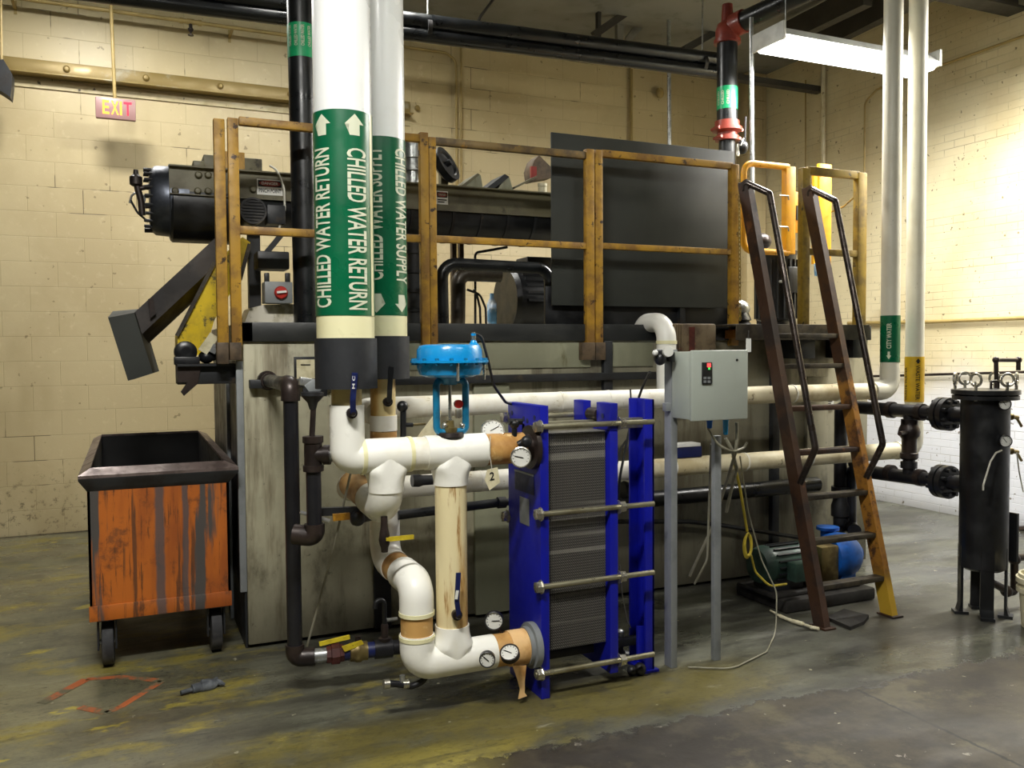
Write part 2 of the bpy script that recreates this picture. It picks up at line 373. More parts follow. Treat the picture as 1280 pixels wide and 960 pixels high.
class B:
    def __init__(s): s.bm = bmesh.new()

    def box(s, x0, x1, y0, y1, z0, z1, bev=0.0):
        x0, x1 = sorted((x0, x1)); y0, y1 = sorted((y0, y1)); z0, z1 = sorted((z0, z1))
        r = bmesh.ops.create_cube(s.bm, size=1.0)
        for v in r['verts']:
            v.co = Vector(((x0 + x1) / 2 + v.co.x * (x1 - x0), (y0 + y1) / 2 + v.co.y * (y1 - y0), (z0 + z1) / 2 + v.co.z * (z1 - z0)))
        if bev:
            bev = min(bev, .45 * min(x1 - x0, y1 - y0, z1 - z0))
            es = list({e for v in r['verts'] for e in v.link_edges})
            bmesh.ops.bevel(s.bm, geom=es, offset=bev, segments=2, affect='EDGES', profile=.5)
        return s

    def bar(s, p, q, w, h, up=Vector((0, 0, 1)), bev=0.0):
        """rectangular bar from p to q, w across and h along the 'up' side"""
        p, q = Vector(p), Vector(q); d = (q - p).normalized()
        sd = d.cross(up)
        if sd.length < 1e-4: sd = d.cross(Vector((0, 1, 0)))
        sd.normalize(); u = sd.cross(d).normalized()
        vs = [s.bm.verts.new(c + sd * a * w / 2 + u * b * h / 2) for c in (p, q) for a, b in ((-1, -1), (1, -1), (1, 1), (-1, 1))]
        fs = [s.bm.faces.new([vs[i] for i in f]) for f in ((3, 2, 1, 0), (4, 5, 6, 7), (0, 1, 5, 4), (1, 2, 6, 5), (2, 3, 7, 6), (3, 0, 4, 7))]
        if bev: bmesh.ops.bevel(s.bm, geom=list({e for v in vs for e in v.link_edges}), offset=bev, segments=2, affect='EDGES', profile=.5)
        return s

    def ring(s, c, d, u, prof, n):
        pass

    def tube(s, pts, r, n=16, fil=0.0, seg=7, caps=True, closed=False):
        pts = [Vector(p) for p in pts]
        if fil and len(pts) > 2:
            o = [pts[0]]
            for i in range(1, len(pts) - 1):
                a, b, c = pts[i - 1], pts[i], pts[i + 1]
                d1, d2 = (a - b).normalized(), (c - b).normalized()
                ang = d1.angle(d2)
                if ang > PI - .02: o.append(b); continue
                t = min(fil / math.tan(ang / 2), (a - b).length * .499, (c - b).length * .499)
                R = t * math.tan(ang / 2)
                bis = (d1 + d2).normalized(); cen = b + bis * (R / math.sin(ang / 2))
                s0 = (b + d1 * t) - cen; s1 = (b + d2 * t) - cen
                th = s0.angle(s1); ax = s0.cross(s1).normalized()
                for k in range(seg + 1): o.append(cen + Matrix.Rotation(th * k / seg, 3, ax) @ s0)
            o.append(pts[-1]); pts = o
        q = [pts[0]]
        for p in pts[1:]:
            if (p - q[-1]).length > 1e-5: q.append(p)
        pts = q
        m = len(pts)
        rr = r if callable(r) else (lambda t: r)
        tang = []
        for i in range(m):
            if closed: t = pts[(i + 1) % m] - pts[i - 1]
            else: t = pts[min(i + 1, m - 1)] - pts[max(i - 1, 0)]
            tang.append(t.normalized())
        u = tang[0].orthogonal().normalized()
        rings = []
        for i in range(m):
            u = (u - tang[i] * u.dot(tang[i])).normalized(); w = tang[i].cross(u)
            k = rr(i / max(m - 1, 1))
            rings.append([s.bm.verts.new(pts[i] + (u * math.cos(2 * PI * j / n) + w * math.sin(2 * PI * j / n)) * k) for j in range(n)])
        for i in range(m if closed else m - 1):
            a, b = rings[i], rings[(i + 1) % m]
            for j in range(n): s.bm.faces.new((a[j], a[(j + 1) % n], b[(j + 1) % n], b[j]))
        if caps and not closed:
            s.bm.faces.new(rings[0][::-1]); s.bm.faces.new(rings[-1])
        return s

    def lathe(s, p, ax, prof, n=28):
        """surface of revolution: prof is a list of (distance along the axis, radius)"""
        p, ax = Vector(p), Vector(ax).normalized(); u = ax.orthogonal().normalized(); w = ax.cross(u)
        prev = None
        for i, (h, r) in enumerate(prof):
            c = p + ax * h
            if r < 1e-6: cur = [s.bm.verts.new(c)]
            else: cur = [s.bm.verts.new(c + (u * math.cos(2 * PI * j / n) + w * math.sin(2 * PI * j / n)) * r) for j in range(n)]
            if prev is None:
                if len(cur) > 1: s.bm.faces.new(cur[::-1])
            elif len(prev) == 1 and len(cur) > 1:
                for j in range(n): s.bm.faces.new((prev[0], cur[(j + 1) % n], cur[j]))
            elif len(cur) == 1 and len(prev) > 1:
                for j in range(n): s.bm.faces.new((prev[j], prev[(j + 1) % n], cur[0]))
            elif len(cur) > 1:
                for j in range(n): s.bm.faces.new((prev[j], prev[(j + 1) % n], cur[(j + 1) % n], cur[j]))
            prev = cur
        if prev and len(prev) > 1: s.bm.faces.new(prev)
        return s

    def shell(s, p, ax, prof, n=28):
        """like lathe but the profile closes on itself (a ring or an open vessel)"""
        p, ax = Vector(p), Vector(ax).normalized(); u = ax.orthogonal().normalized(); w = ax.cross(u)
        rs = [[s.bm.verts.new(p + ax * h + (u * math.cos(2 * PI * j / n) + w * math.sin(2 * PI * j / n)) * r) for j in range(n)] for h, r in prof]
        for i in range(len(rs)):
            a, b = rs[i], rs[(i + 1) % len(rs)]
            for j in range(n): s.bm.faces.new((a[j], a[(j + 1) % n], b[(j + 1) % n], b[j]))
        return s

    def prism(s, pts, d):
        pts = [Vector(p) for p in pts]; d = Vector(d)
        a = [s.bm.verts.new(p) for p in pts]; b = [s.bm.verts.new(p + d) for p in pts]
        n = len(pts)
        s.bm.faces.new(a[::-1]); s.bm.faces.new(b)
        for i in range(n): s.bm.faces.new((a[i], a[(i + 1) % n], b[(i + 1) % n], b[i]))
        return s

    def hexa(s, a, b):
        """solid between two quads a and b"""
        va = [s.bm.verts.new(Vector(p)) for p in a]; vb = [s.bm.verts.new(Vector(p)) for p in b]
        s.bm.faces.new(va[::-1]); s.bm.faces.new(vb)
        for i in range(4): s.bm.faces.new((va[i], va[(i + 1) % 4], vb[(i + 1) % 4], vb[i]))
        return s

    def clamp_y(s, y, r):
        for v in s.bm.verts: v.co.y = max(y - r, min(y + r, v.co.y))
        return s

    def sphere(s, c, r, sc=(1, 1, 1), n=16):
        m = Matrix.Translation(Vector(c)) @ Matrix.Diagonal((*[r * k for k in sc], 1))
        bmesh.ops.create_uvsphere(s.bm, u_segments=n, v_segments=n // 2 + 2, radius=1, matrix=m); return s

    def done(s, name, mat, parent=None, sharp=38):
        bmesh.ops.recalc_face_normals(s.bm, faces=s.bm.faces[:])
        me = bpy.data.meshes.new(name); s.bm.to_mesh(me); s.bm.free()
        return finish(me, name, mat, parent, sharp)


def finish(me, name, mat, parent=None, sharp=38):
    for p in me.polygons: p.use_smooth = True
    me.set_sharp_from_angle(angle=math.radians(sharp))
    for m in (mat if isinstance(mat, (list, tuple)) else [mat]): me.materials.append(MT[m] if isinstance(m, str) else m)
    o = bpy.data.objects.new(name, me); COL.objects.link(o)
    if parent is not None:
        org = ORG[parent.name]; me.transform(Matrix.Translation(-org)); o.parent = parent
    else:
        xs = [v.co for v in me.vertices]
        org = Vector(((min(c.x for c in xs) + max(c.x for c in xs)) / 2, (min(c.y for c in xs) + max(c.y for c in xs)) / 2, min(c.z for c in xs)))
        me.transform(Matrix.Translation(-org)); o.location = org
    ORG[o.name] = org
    return o


def tag(o, label, cat, group=None):
    o['label'] = label; o['category'] = cat
    if group: o['group'] = group
    return o


def thing(name, loc, label, cat, group=None):
    o = bpy.data.objects.new(name, None); COL.objects.link(o); o.location = loc; o.empty_display_size = .1
    ORG[o.name] = Vector(loc)
    return tag(o, label, cat, group)


def struct(o):
    o['kind'] = 'structure'; return o


def pbox(b, u0, v0, u1, v1, y, dy, bev=0.0):
    """box whose front face stands on plane y between two seen corners"""
    vm, um = (v0 + v1) / 2, (u0 + u1) / 2
    p, q = W(u0, vm, y=y), W(u1, vm, y=y)
    p.z, q.z = W(um, v0, y=y).z, W(um, v1, y=y).z
    return b.box(p.x, q.x, y, y + dy, p.z, q.z, bev)


def pprism(b, pts, y, dy):
    return b.prism([W(u, v, y=y) for u, v in pts], (0, dy, 0))


def glyphs(txt, fit=None):
    """flat mesh of a text, scaled to a width and height, origin at its lower left"""
    c = bpy.data.curves.new('lettering', 'FONT'); c.body = txt; c.size = 1.0; c.resolution_u = 3; c.offset = .018
    o = bpy.data.objects.new('lettering', c); COL.objects.link(o)
    bpy.context.view_layer.update()
    dg = bpy.context.evaluated_depsgraph_get()
    me = bpy.data.meshes.new_from_object(o.evaluated_get(dg))
    bpy.data.objects.remove(o); bpy.data.curves.remove(c)
    bm = bmesh.new(); bm.from_mesh(me); bpy.data.meshes.remove(me)
    xs = [v.co.x for v in bm.verts]; ys = [v.co.y for v in bm.verts]
    x0, y0, w, h = min(xs), min(ys), max(xs) - min(xs), max(ys) - min(ys)
    for v in bm.verts: v.co = Vector(((v.co.x - x0) / w * fit[0], (v.co.y - y0) / h * fit[1], 0))
    return bm


def bold(bm, t):
    return bm


def flat_text(name, txt, mat, org, xd, yd, w, h, parent, lift=.001):
    bm = glyphs(txt, (w, h)); org, xd, yd = Vector(org), Vector(xd).normalized(), Vector(yd).normalized(); nn = xd.cross(yd)
    for v in bm.verts: v.co = org + xd * v.co.x + yd * v.co.y + nn * lift
    me = bpy.data.meshes.new(name); bm.to_mesh(me); bm.free()
    return finish(me, name, mat, parent)


def facing(c):
    d = Vector((-c[0], -c[1], 0)).normalized(); return d, Vector((-d.y, d.x, 0)) * 1.0


def cyl_wrap(bm, c, r, th0, z0, mode):
    """wrap flat text on an upright cylinder round c; th0 is the angle to the right of the side that faces the camera's spot"""
    d, rt = facing(c)
    for k in range(1, 12):
        y = max(v.co.y for v in bm.verts) * k / 12
        bmesh.ops.bisect_plane(bm, geom=bm.verts[:] + bm.edges[:] + bm.faces[:], plane_co=(0, y, 0), plane_no=(0, 1, 0))
    if mode == 'flat':
        w0, w1 = min(v.co.x for v in bm.verts), max(v.co.x for v in bm.verts)
        for k in range(1, 10):
            bmesh.ops.bisect_plane(bm, geom=bm.verts[:] + bm.edges[:] + bm.faces[:], plane_co=(w0 + (w1 - w0) * k / 10, 0, 0), plane_no=(1, 0, 0))
    for v in bm.verts:
        t, s = v.co.x, v.co.y
        if mode == 'up': th, z = th0 - s / r, z0 + t
        elif mode == 'down': th, z = th0 + s / r, z0 - t
        else: th, z = th0 + t / r, z0 + s
        n = d * math.cos(th) + rt * math.sin(th)
        v.co = Vector((c[0], c[1], 0)) + n * r + Vector((0, 0, z))
    return bm


def cyl_text(name, txt, mat, c, r, th0, z0, mode, w, h, parent):
    bm = cyl_wrap(glyphs(txt, (w, h)), c, r, th0, z0, mode)
    me = bpy.data.meshes.new(name); bm.to_mesh(me); bm.free()
    return finish(me, name, mat, parent)


def cyl_poly(name, pts, mat, c, r, th0, z0, parent):
    bm = bmesh.new(); bm.faces.new([bm.verts.new((x, y, 0)) for x, y in pts]); bmesh.ops.triangulate(bm, faces=bm.faces[:])
    cyl_wrap(bm, c, r, th0, z0, 'flat')
    me = bpy.data.meshes.new(name); bm.to_mesh(me); bm.free()
    return finish(me, name, mat, parent)

# ================================================================== THE SETTING
YB, XR, ZC = 8.34, 6.9, 4.75
struct(B().box(-6, XR + .2, -4.5, YB + .2, -.15, 0).done('floor', 'floor'))
struct(B().box(-6, XR + .2, YB, YB + .2, 0, ZC).done('wall_back', 'cmu'))
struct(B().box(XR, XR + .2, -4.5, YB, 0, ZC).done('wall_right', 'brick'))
b = B().box(-6, XR + .2, -4.5, YB + .2, ZC, ZC + .1)
struct(b.done('ceiling', 'deck'))
b = B()
for i in range(8):
    x = 4.4 + i * .3
    b.box(x, x + .16, 2.4, 6.0, ZC - .06, ZC, .01)
struct(b.done('ceiling_rib', 'ceiling_pale'))
# steel beam along the right of the ceiling
q = W(1272, 30, x=XR)
b = B()
z = 4.36
b.box(2.2, XR, q.y - .09, q.y + .09, z - .012, z + .012).box(2.2, XR, q.y - .006, q.y + .006, z, z + .30).box(2.2, XR, q.y - .09, q.y + .09, z + .29, z + .31)
struct(b.done('beam_right', 'ceiling_steel'))
# open-web roof joist before the back wall
b = B()
yj = 7.3
for (a, c, w) in (((742, 44), (806, 0), .07), ((855, 62), (912, 30), .07), ((989, 0), (1012, 26), .04)):
    b.bar(W(*a, y=yj), W(*c, y=yj), .05, w)
b.bar(W(748, 0, y=yj), W(748, 50, y=yj), .05, .035)
q0 = W(700, 66, y=yj)
b.box(1.9, XR, yj - .05, yj + .05, q0.z - .02, q0.z + .04)
struct(b.done('beam_joist', 'ceiling_steel'))
b = B()
yj = 7.5
b.bar(W(783, 52, y=yj), W(826, 0, y=yj), .04, .07); b.bar(W(774, 0, y=yj), W(774, 56, y=yj), .05, .07)
struct(b.done('beam_brace', 'ceiling_pale'))
b = B()
for u0, v0, u1, v1 in ((985, 42, 1085, -8), (1010, 60, 1110, 8)):
    p0, p1 = W(u0, v0, z=ZC - .16), W(u1, v1, z=ZC - .16)
    b.bar(p0, p1, .10, .2)
struct(b.done('beam_purlin', 'ceiling_steel'))

# steel ledger bolted along the back wall
b = B()
p, q = W(-30, 83, y=8.3), W(400, 118, y=8.3)
zz = p.z * .5 + q.z * .5
zt, zb = zz + .075, zz - .06
b.box(-3.5, 2.6, 8.315, YB, zb, zt, .004).box(-3.5, 2.6, 8.20, YB, zb - .012, zb, .003)
led = struct(b.done('trim_1', 'ledger'))
for i in range(7):
    B().lathe((-1.05 + i * .62, 8.315, zz + .02), (0, -1, 0), [(0, .028), (.012, .028), (.024, .016), (.026, 0)], 12).done('bolt', 'ledger', led)
b = B().box(-3.5, 2.6, 8.325, YB, zb - .10, zb - .03)
struct(b.done('trim_2', wear('chipped_cream_band', '#b9ab85', '#a2946e', 5, .45, .65, .5, c3='#3b3020', s3=14, lo3=.62, hi3=.68), None))

# ================================================================== LAMPS
def lamp_fixture(name, x0, x1, y, z, label, watts, tubes=2, lens=False):
    L = x1 - x0; cx = (x0 + x1) / 2
    t = thing(name, (cx, y, z), label, 'lamp')
    b = B()
    b.hexa([(x0, y - .06, z + .10), (x1, y - .06, z + .10), (x1, y + .06, z + .10), (x0, y + .06, z + .10)],
           [(x0, y - .16, z + .015), (x1, y - .16, z + .015), (x1, y + .16, z + .015), (x0, y + .16, z + .015)])
    b.done('housing', 'lampcase', t)
    for s in (x0, x1):
        B().box(s - .012, s + .012, y - .165, y + .165, z - .02, z + .105, .004).done('end_cap', 'lampcase', t)
    for k in range(tubes):
        yy = y + (k - (tubes - 1) / 2) * .14
        B().tube([(x0 + .03, yy, z - .012), (x1 - .03, yy, z - .012)], .019, 12).done('tube', 'tube', t)
    if lens:
        b = B().hexa([(x0 + .01, y - .155, z + .012), (x1 - .01, y - .155, z + .012), (x1 - .01, y + .155, z + .012), (x0 + .01, y + .155, z + .012)],
                     [(x0 + .01, y - .11, z - .035), (x1 - .01, y - .11, z - .035), (x1 - .01, y + .11, z - .035), (x0 + .01, y + .11, z - .035)])
        b.done('lens', 'lens', t)
    B().tube([(x0 + .15, y, z + .10), (x0 + .15, y, ZC)], .004, 6).done('hanger_wire', 'galv', t)
    B().tube([(x1 - .15, y, z + .10), (x1 - .15, y, ZC)], .004, 6).done('hanger_wire', 'galv', t)
    ld = bpy.data.lights.new(name, 'AREA'); ld.shape = 'RECTANGLE'; ld.size = L - .06; ld.size_y = .26
    ld.energy = watts; ld.color = (1, .97, .92)
    lo = bpy.data.objects.new(name + '_light', ld); COL.objects.link(lo); lo.location = (cx, y, z - .04)
    return t, ld


lamp_fixture('fluorescent_fixture', 4.16, 5.66, 4.9, 3.69, 'bright hanging twin tube light fixture above the rusty ladder', 170, lens=True)
lamp_fixture('ceiling_lamp', -.55, 0.0, 7.0, 4.52, 'hanging tube light fixture near the exit sign, just out of view', 58)
lamp_fixture('front_lamp', -.9, .5, 1.2, 4.2, 'hanging tube light fixture over the open floor before the bin', 215)
lamp_fixture('aisle_lamp', 1.7, 3.1, .4, 4.2, 'hanging tube light fixture over the open floor before the ladder', 28)
lamp_fixture('wall_lamp', 5.6, 6.75, 3.7, 3.95, 'hanging tube light fixture beside the right brick wall', 190)
lamp_fixture('rear_fill_lamp', .9, 2.1, 6.2, 4.5, 'added unseen tube light fixture over the middle of the back aisle', 60)  # added lamp out of view, put in to brighten the back wall

w = bpy.data.worlds.new('world'); S.world = w; w.use_nodes = True
w.node_tree.nodes['Background'].inputs[0].default_value = (.9, .95, 1, 1)
w.node_tree.nodes['Background'].inputs[1].default_value = .022
S.view_settings.view_transform = 'Standard'; S.view_settings.look = 'None'
S.view_settings.gamma = 1; S.view_settings.exposure = 0.0
S.view_settings.use_curve_mapping = False

# ================================================================== WALL AND CEILING FITTINGS
def pipe(name, pts, r, mat, label, cat='pipe', fil=0.0, n=14, group=None):
    return tag(B().tube(pts, r, n, fil).done(name, mat), label, cat, group)


# exit sign on its stem
ye = 8.0
p0, p1 = W(119, 121, y=ye), W(170, 152, y=ye)
t = thing('exit_sign', ((p0.x + p1.x) / 2, ye, p1.z), 'lit red and yellow EXIT sign hanging before the cream block wall', 'sign')
B().box(p0.x, p1.x, ye - .025, ye + .025, p1.z, p0.z, .008).done('housing', 'exit_face', t)
wd = p1.x - p0.x; hh = p0.z - p1.z
for i, ch in enumerate('EXIT'):
    xs = p0.x + wd * (.17 + (0, .215, .43, .53)[i])
    flat_text('letter', ch, 'exit_lit' if i < 3 else 'exit_red', (xs, ye - .0255, p1.z + hh * .2), (1, 0, 0), (0, 0, 1), wd * (.17, .19, .055, .2)[i], hh * .66, t)
B().tube([((p0.x + p1.x) / 2 - .005, ye, p0.z), W(138, -14, y=ye)], .014, 10).done('stem', 'conduit', t)

# sprinkler line
ys = 8.12
pa, pb = W(-40, -9, y=ys), W(330, 35, y=ys)
zs = W(200, 22, y=ys).z
t = thing('sprinkler_pipe', (0, ys, zs), 'thin cream sprinkler pipe with one head under the roof at the left', 'pipe')
B().tube([(-3, ys, zs), (2.2, ys, zs)], .017, 12).done('pipe_run', 'conduit', t)
c = W(238, 23, y=ys)
for xx in (-.8, .9): B().box(xx - .012, xx + .012, ys - .02, YB, zs - .022, zs - .017).box(xx - .012, xx + .012, YB - .01, YB, zs - .06, zs + .05).done('wall_hanger', 'conduit', t)
B().lathe((c.x - .09, ys, zs), (1, 0, 0), [(0, .026), (.03, .026), (.03, .021), (.06, .021), (.06, .026), (.12, .026), (.12, .021), (.15, .021), (.15, .027), (.18, .027)], 14).done('tee_fitting', 'conduit', t)
B().lathe((c.x, ys, zs), (0, 0, -1), [(0, .016), (.05, .016), (.06, .024), (.075, .022), (.09, .008), (.11, .006), (.112, .024), (.118, .024)], 14).done('sprinkler_head', 'castiron', t)

# pair of black mains across under the roof
A0, A1 = W(103, 0, z=3.95), W(900, 98, z=3.95)
dv = (A1 - A0).normalized()
yp = 6.3
def zline(u, v): return W(u, v, y=yp)
P0, P1 = zline(103, -9), zline(900, 91)
Q0, Q1 = zline(103, -27), zline(900, 75)
def ext(p, q, a, c): d = q - p; return p - d * a, q + d * c
pipe('black_main_pipe', ext(P0, P1, .35, .025), .052, 'blackpipe', 'lower black main pipe of the pair across under the roof', group=None, n=20)
pipe('black_main_pipe', ext(Q0, Q1, .35, .025), .060, 'blackpipe', 'upper black main pipe of the pair across under the roof', n=20)
for u, v, lab in ((535, 22, 'black clevis pipe hanger beside the white riser tops'), (878, 66, 'black clevis pipe hanger near the red flanged riser')):
    c = zline(u, v + 14); t = thing('pipe_hanger', c, lab, 'pipe hanger')
    B().shell(c + Vector((-.02, 0, 0)), (1, 0, 0), [(0, .066), (.035, .066), (.035, .076), (0, .076)], 22).done('clevis', 'blacksteel', t)
    B().tube([c + Vector((0, 0, .07)), Vector((c.x, c.y, ZC))], .007, 8).done('rod', 'galv', t)

# conduits on the back wall
yw = 8.30
cA = [W(505, 58, y=yw), W(558, 66, y=yw), W(570, 76, y=yw), W(572, 400, y=yw)]
pipe('wall_conduit', cA, .013, 'conduit', 'painted conduit bending down the block wall right of the white risers', 'conduit', .1, 8)
pipe('wall_conduit', [W(576, 40, y=yw), W(577, 400, y=yw)], .012, 'conduit', 'straight painted conduit close beside the bent one on the block wall', 'conduit', 0, 8)
pipe('wall_conduit', [W(789, 80, y=yw), W(789, 200, y=yw)], .018, 'conduit', 'painted conduit down the block wall above the grey guard sheet', 'conduit', 0, 8)
yg = 7.2
pipe('galvanised_conduit', [W(795, -20, y=yg), W(822, -2, y=yg), W(836, 22, y=yg), W(837, 200, y=yg), Vector((W(837, 200, y=yg).x, yg, 0.0))], .02, 'galv', 'shiny galvanised conduit dropping behind the grey guard sheet', 'conduit', .12, 10)
pipe('white_conduit', [W(939, 22, y=5.25), W(941, 330, y=5.25)], .017, 'galv', 'thin bright vertical conduit right of the red flanged riser', 'conduit', 0, 10)
pipe('roof_cable', [W(596, 31, y=6.9), W(601, 20, y=6.9), W(619, -4, y=6.9)], .012, 'ceiling_steel', 'dark curved cable rising from the black mains to the roof', 'cable', .1, 8)
# horn at the left edge
t = thing('wall_horn', W(6, 100, y=7.9), 'dark horn speaker cut by the left edge of view', 'speaker')
pprism(B(), [(-14, 76), (4, 74), (15, 92), (15, 104), (13, 122), (8, 118), (-14, 104)], 7.85, .16).done('horn_body', 'blacksteel', t)
B().tube([W(2, 78, y=7.93), W(1, -20, y=7.93)], .008, 8).done('hanging_cable', 'conduit', t)
# rail hook behind posts on wall: small box at 715..
t = tag(B().sphere(W(825, 116, y=8.28), .05, (1, .6, 1.2)).done('wall_bracket', 'conduit'), 'rough painted bracket stub on the block wall above the guard sheet', 'bracket')

# conduits on the right wall
xw = 6.86
def rpipe(pts, r, mat, lab, fil=.08): return pipe('wall_conduit', [W(u, v, x=xw) for u, v in pts], r, mat, lab, 'conduit', fil, 8)
rpipe([(1100, 110), (1157, 88.5), (1279, 45), (1400, 3)], .012, 'conduit', 'sloping-looking thin conduit high along the right brick wall')
rpipe([(1029, 60), (1029, 330)], .024, 'wrap_stain', 'thick painted vertical conduit on the right wall near the corner')
rpipe([(1007, 100), (1007, 240)], .008, 'conduit', 'thin vertical conduit nearest the corner on the right wall')
rpipe([(1080, 320), (1081, 128), (1096, 112), (1108, 108)], .01, 'conduit', 'conduit with a bent top on the right wall behind the yellow rail')
rpipe([(1060, 404), (1157, 402.5), (1280, 397.5), (1360, 394)], .018, 'conduit', 'long painted conduit at tank-top height along the right brick wall')
rpipe([(1060, 471), (1157, 468.5), (1280, 465), (1360, 462)], .012, 'castiron', 'dark thin pipe low along the right wall behind the black strainer')
tag(B().box(6.62, 6.895, 8.15, 8.335, 0, ZC, .01).done('corner_column', 'cmu'), 'painted square column in the far corner of the two walls', 'column')

# ================================================================== TANK AND ITS FRAME
YT = 4.62
X0, X1 = .535, 4.83
ZT = 1.70; ZL = 1.60; YTB = max(6.3, W(272, 500, x=X0).y)
BOT = .02
t = thing('tank', ((X0 + X1) / 2, 5.4, 0), 'long stained grey steel tank with a black top band', 'tank')
b = B()
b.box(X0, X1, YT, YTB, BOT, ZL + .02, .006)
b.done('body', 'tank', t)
B().box(X0 - .012, X0, YT + .02, YTB - .1, .0, 1.5, .003).done('side_panel', 'blacksteel', t)
B().box(X0 - .035, X0, YT + .01, YT + .05, .3, 1.5, .003).box(X0 - .03, X0, 5.2, 5.26, 0, 1.5, .003).done('side_strip', 'strut', t)
b = B().box(X0 - .01, X1, YT - .02, YT + .05, ZL, ZT, .004).box(X0 - .01, X0 + .05, YT - .02, YTB + .02, ZL, ZT, .004).box(X0, X1, YTB - .05, YTB + .02, ZL, ZT, .004).box(X1 - .05, X1 + .01, YT - .02, YTB + .02, ZL, ZT, .004)
b.done('top_band', 'lip', t)
b = B()
p = W(480, 440, y=YT); q = W(815, 462, y=YT)
b.box(p.x, W(737, 440, y=YT).x, YT - .012, YT, 1.44, ZL - .01, .003); b.box(W(757, 440, y=YT).x, q.x, YT - .012, YT, 1.44, ZL - .01, .003)
b.done('upper_panel', 'tank_pale', t)
p = W(500, 474, y=YT)
B().box(.56, 3.1, YT - .06, YT, 1.36, 1.405, .004).done('ledge', 'blacksteel', t)
for uu in (757, 965):
    x = W(uu, 600, y=YT).x
    B().box(x - .03, x + .03, YT - .04, YT, BOT, 1.6, .004).done('stiffener', 'blacksteel', t)
for u0, u1, m in ((466, 487, 'darkpipe'), (592, 636, 'tank_pale'), (1004, 1030, 'tank')):
    xa, xb = W(u0, 700, y=YT).x, W(u1, 700, y=YT).x
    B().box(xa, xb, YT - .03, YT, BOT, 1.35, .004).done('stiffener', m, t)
p, q = W(367, 446, y=YT), W(400, 472, y=YT)
pl = B().box(p.x, q.x, YT - .012, YT, q.z, p.z, .002).done('notice_frame', 'blacksteel', t)
p2, q2 = W(370, 449.5, y=YT), W(400, 473, y=YT)
B().box(p2.x, q2.x, YT - .015, YT - .01, q2.z, p2.z).done('notice', 'paper', pl)
a0, a1 = W(376, 456, y=YT - .016), W(388, 456, y=YT - .016)
B().bar(a0, a1, .002, .006).done('arrow_mark', 'ink', pl)
p, q = W(1012, 493, y=YT), W(1041, 512, y=YT)
pl = B().box(p.x, q.x, YT - .008, YT, q.z, p.z).done('warning_sign', 'white', t)
B().box(p.x, q.x, YT - .0095, YT - .007, p.z - .035, p.z).done('red_band', 'danger_red', pl)
for i in range(3):
    zz2 = p.z - .05 - i * .014
    B().box(p.x + .012, q.x - .014 - .01 * i, YT - .0095, YT - .007, zz2 - .006, zz2).done('text_line', 'ink', pl)
# bracket arm on the tank's left end
yl = 4.70
t = thing('bracket_arm', W(260, 480, y=yl), 'black steel bracket arm sticking out at the left end of the tank', 'bracket')
p, q = W(221, 455, y=yl), W(302, 479, y=yl)
b = B().box(p.x, X0 - .005, yl - .02, yl + .16, q.z, p.z, .004).box(p.x, X0 - .005, yl - .06, yl + .18, p.z - .012, p.z)
b.done('arm', 'blacksteel', t)
pprism(B(), [(221, 455), (252, 455), (247, 480), (230, 495), (226, 490), (234, 478), (222, 478)], yl - .03, .02).done('gusset', 'castiron', t)

ZTOP0 = 1.62
# ================================================================== GUARD RAIL
YR = 4.575
def sq(b, u0, v0, u1, v1, y, w): return b
def post(parent, name, ua, ub, vtop, mat, y=YR, vbot=432):
    p, q = W(ua, (vtop + vbot) / 2, y=y), W(ub, (vtop + vbot) / 2, y=y)
    p.z, q.z = W((ua + ub) / 2, vtop, y=y).z, W((ua + ub) / 2, vbot, y=y).z
    return B().box(p.x, q.x, y, y + .045, q.z, p.z, .005).done(name, mat, parent)


def rail_panel(label, x, posts, rails, sockets):
    t = thing('guard_rail', x, label, 'guard rail')
    for a in posts: post(t, 'post', *a)
    for u0, v0, u1, v1, w, m in rails:
        zz = (W(u0, v0, y=YR).z + W(u1, v1, y=YR).z) / 2
        B().box(W(u0, v0, y=YR).x, W(u1, v1, y=YR).x, YR + .004, YR + .042, zz - w / 2, zz + w / 2, .004).done('rail', m, t)
    for u0, u1 in sockets:
        p, q = W(u0, 428, y=YR - .012), W(u1 + .4, 450, y=YR - .012)
        B().box(p.x, q.x, YR - .012, YR + .06, q.z, p.z, .004).done('socket', 'socket', t)
    return t


rail_panel('worn yellow guard rail panel left of the white risers', W(400, 440, y=YR),
           [(287, 300.5, 147, 'rail'), (526.5, 537, 165, 'rail')],
           [(299, 152.5, 528, 170, .042, 'rail'), (299, 288, 528, 297, .04, 'rail')], [(287, 302)])
rail_panel('worn yellow guard rail panel between white risers and grey sheet edge', W(640, 440, y=YR),
           [(537.5, 546.5, 171, 'rail'), (733.5, 743.5, 186, 'rail')],
           [(545, 177, 735, 192.5, .042, 'rail_top'), (545, 300.5, 735, 305, .038, 'rail')], [(728, 744)])
rail_panel('worn yellow guard rail panel in front of the grey guard sheet', W(835, 440, y=YR),
           [(745, 754, 187, 'rail'), (914.5, 924, 205, 'rail')],
           [(753, 193, 917, 205, .042, 'rail'), (753, 308, 917, 314, .036, 'rail')], [(745, 757)])
t = thing('end_post', W(276, 445, y=YR), 'single worn yellow post at the left end of the guard rails', 'guard rail')
post(t, 'post', 269.5, 283.5, 148, 'rail', YR, 432)
p, q = W(271, 428, y=YR - .012), W(286.5, 455, y=YR - .012)
B().box(p.x, q.x, YR - .012, YR + .06, q.z, p.z, .004).done('socket', 'socket', t)
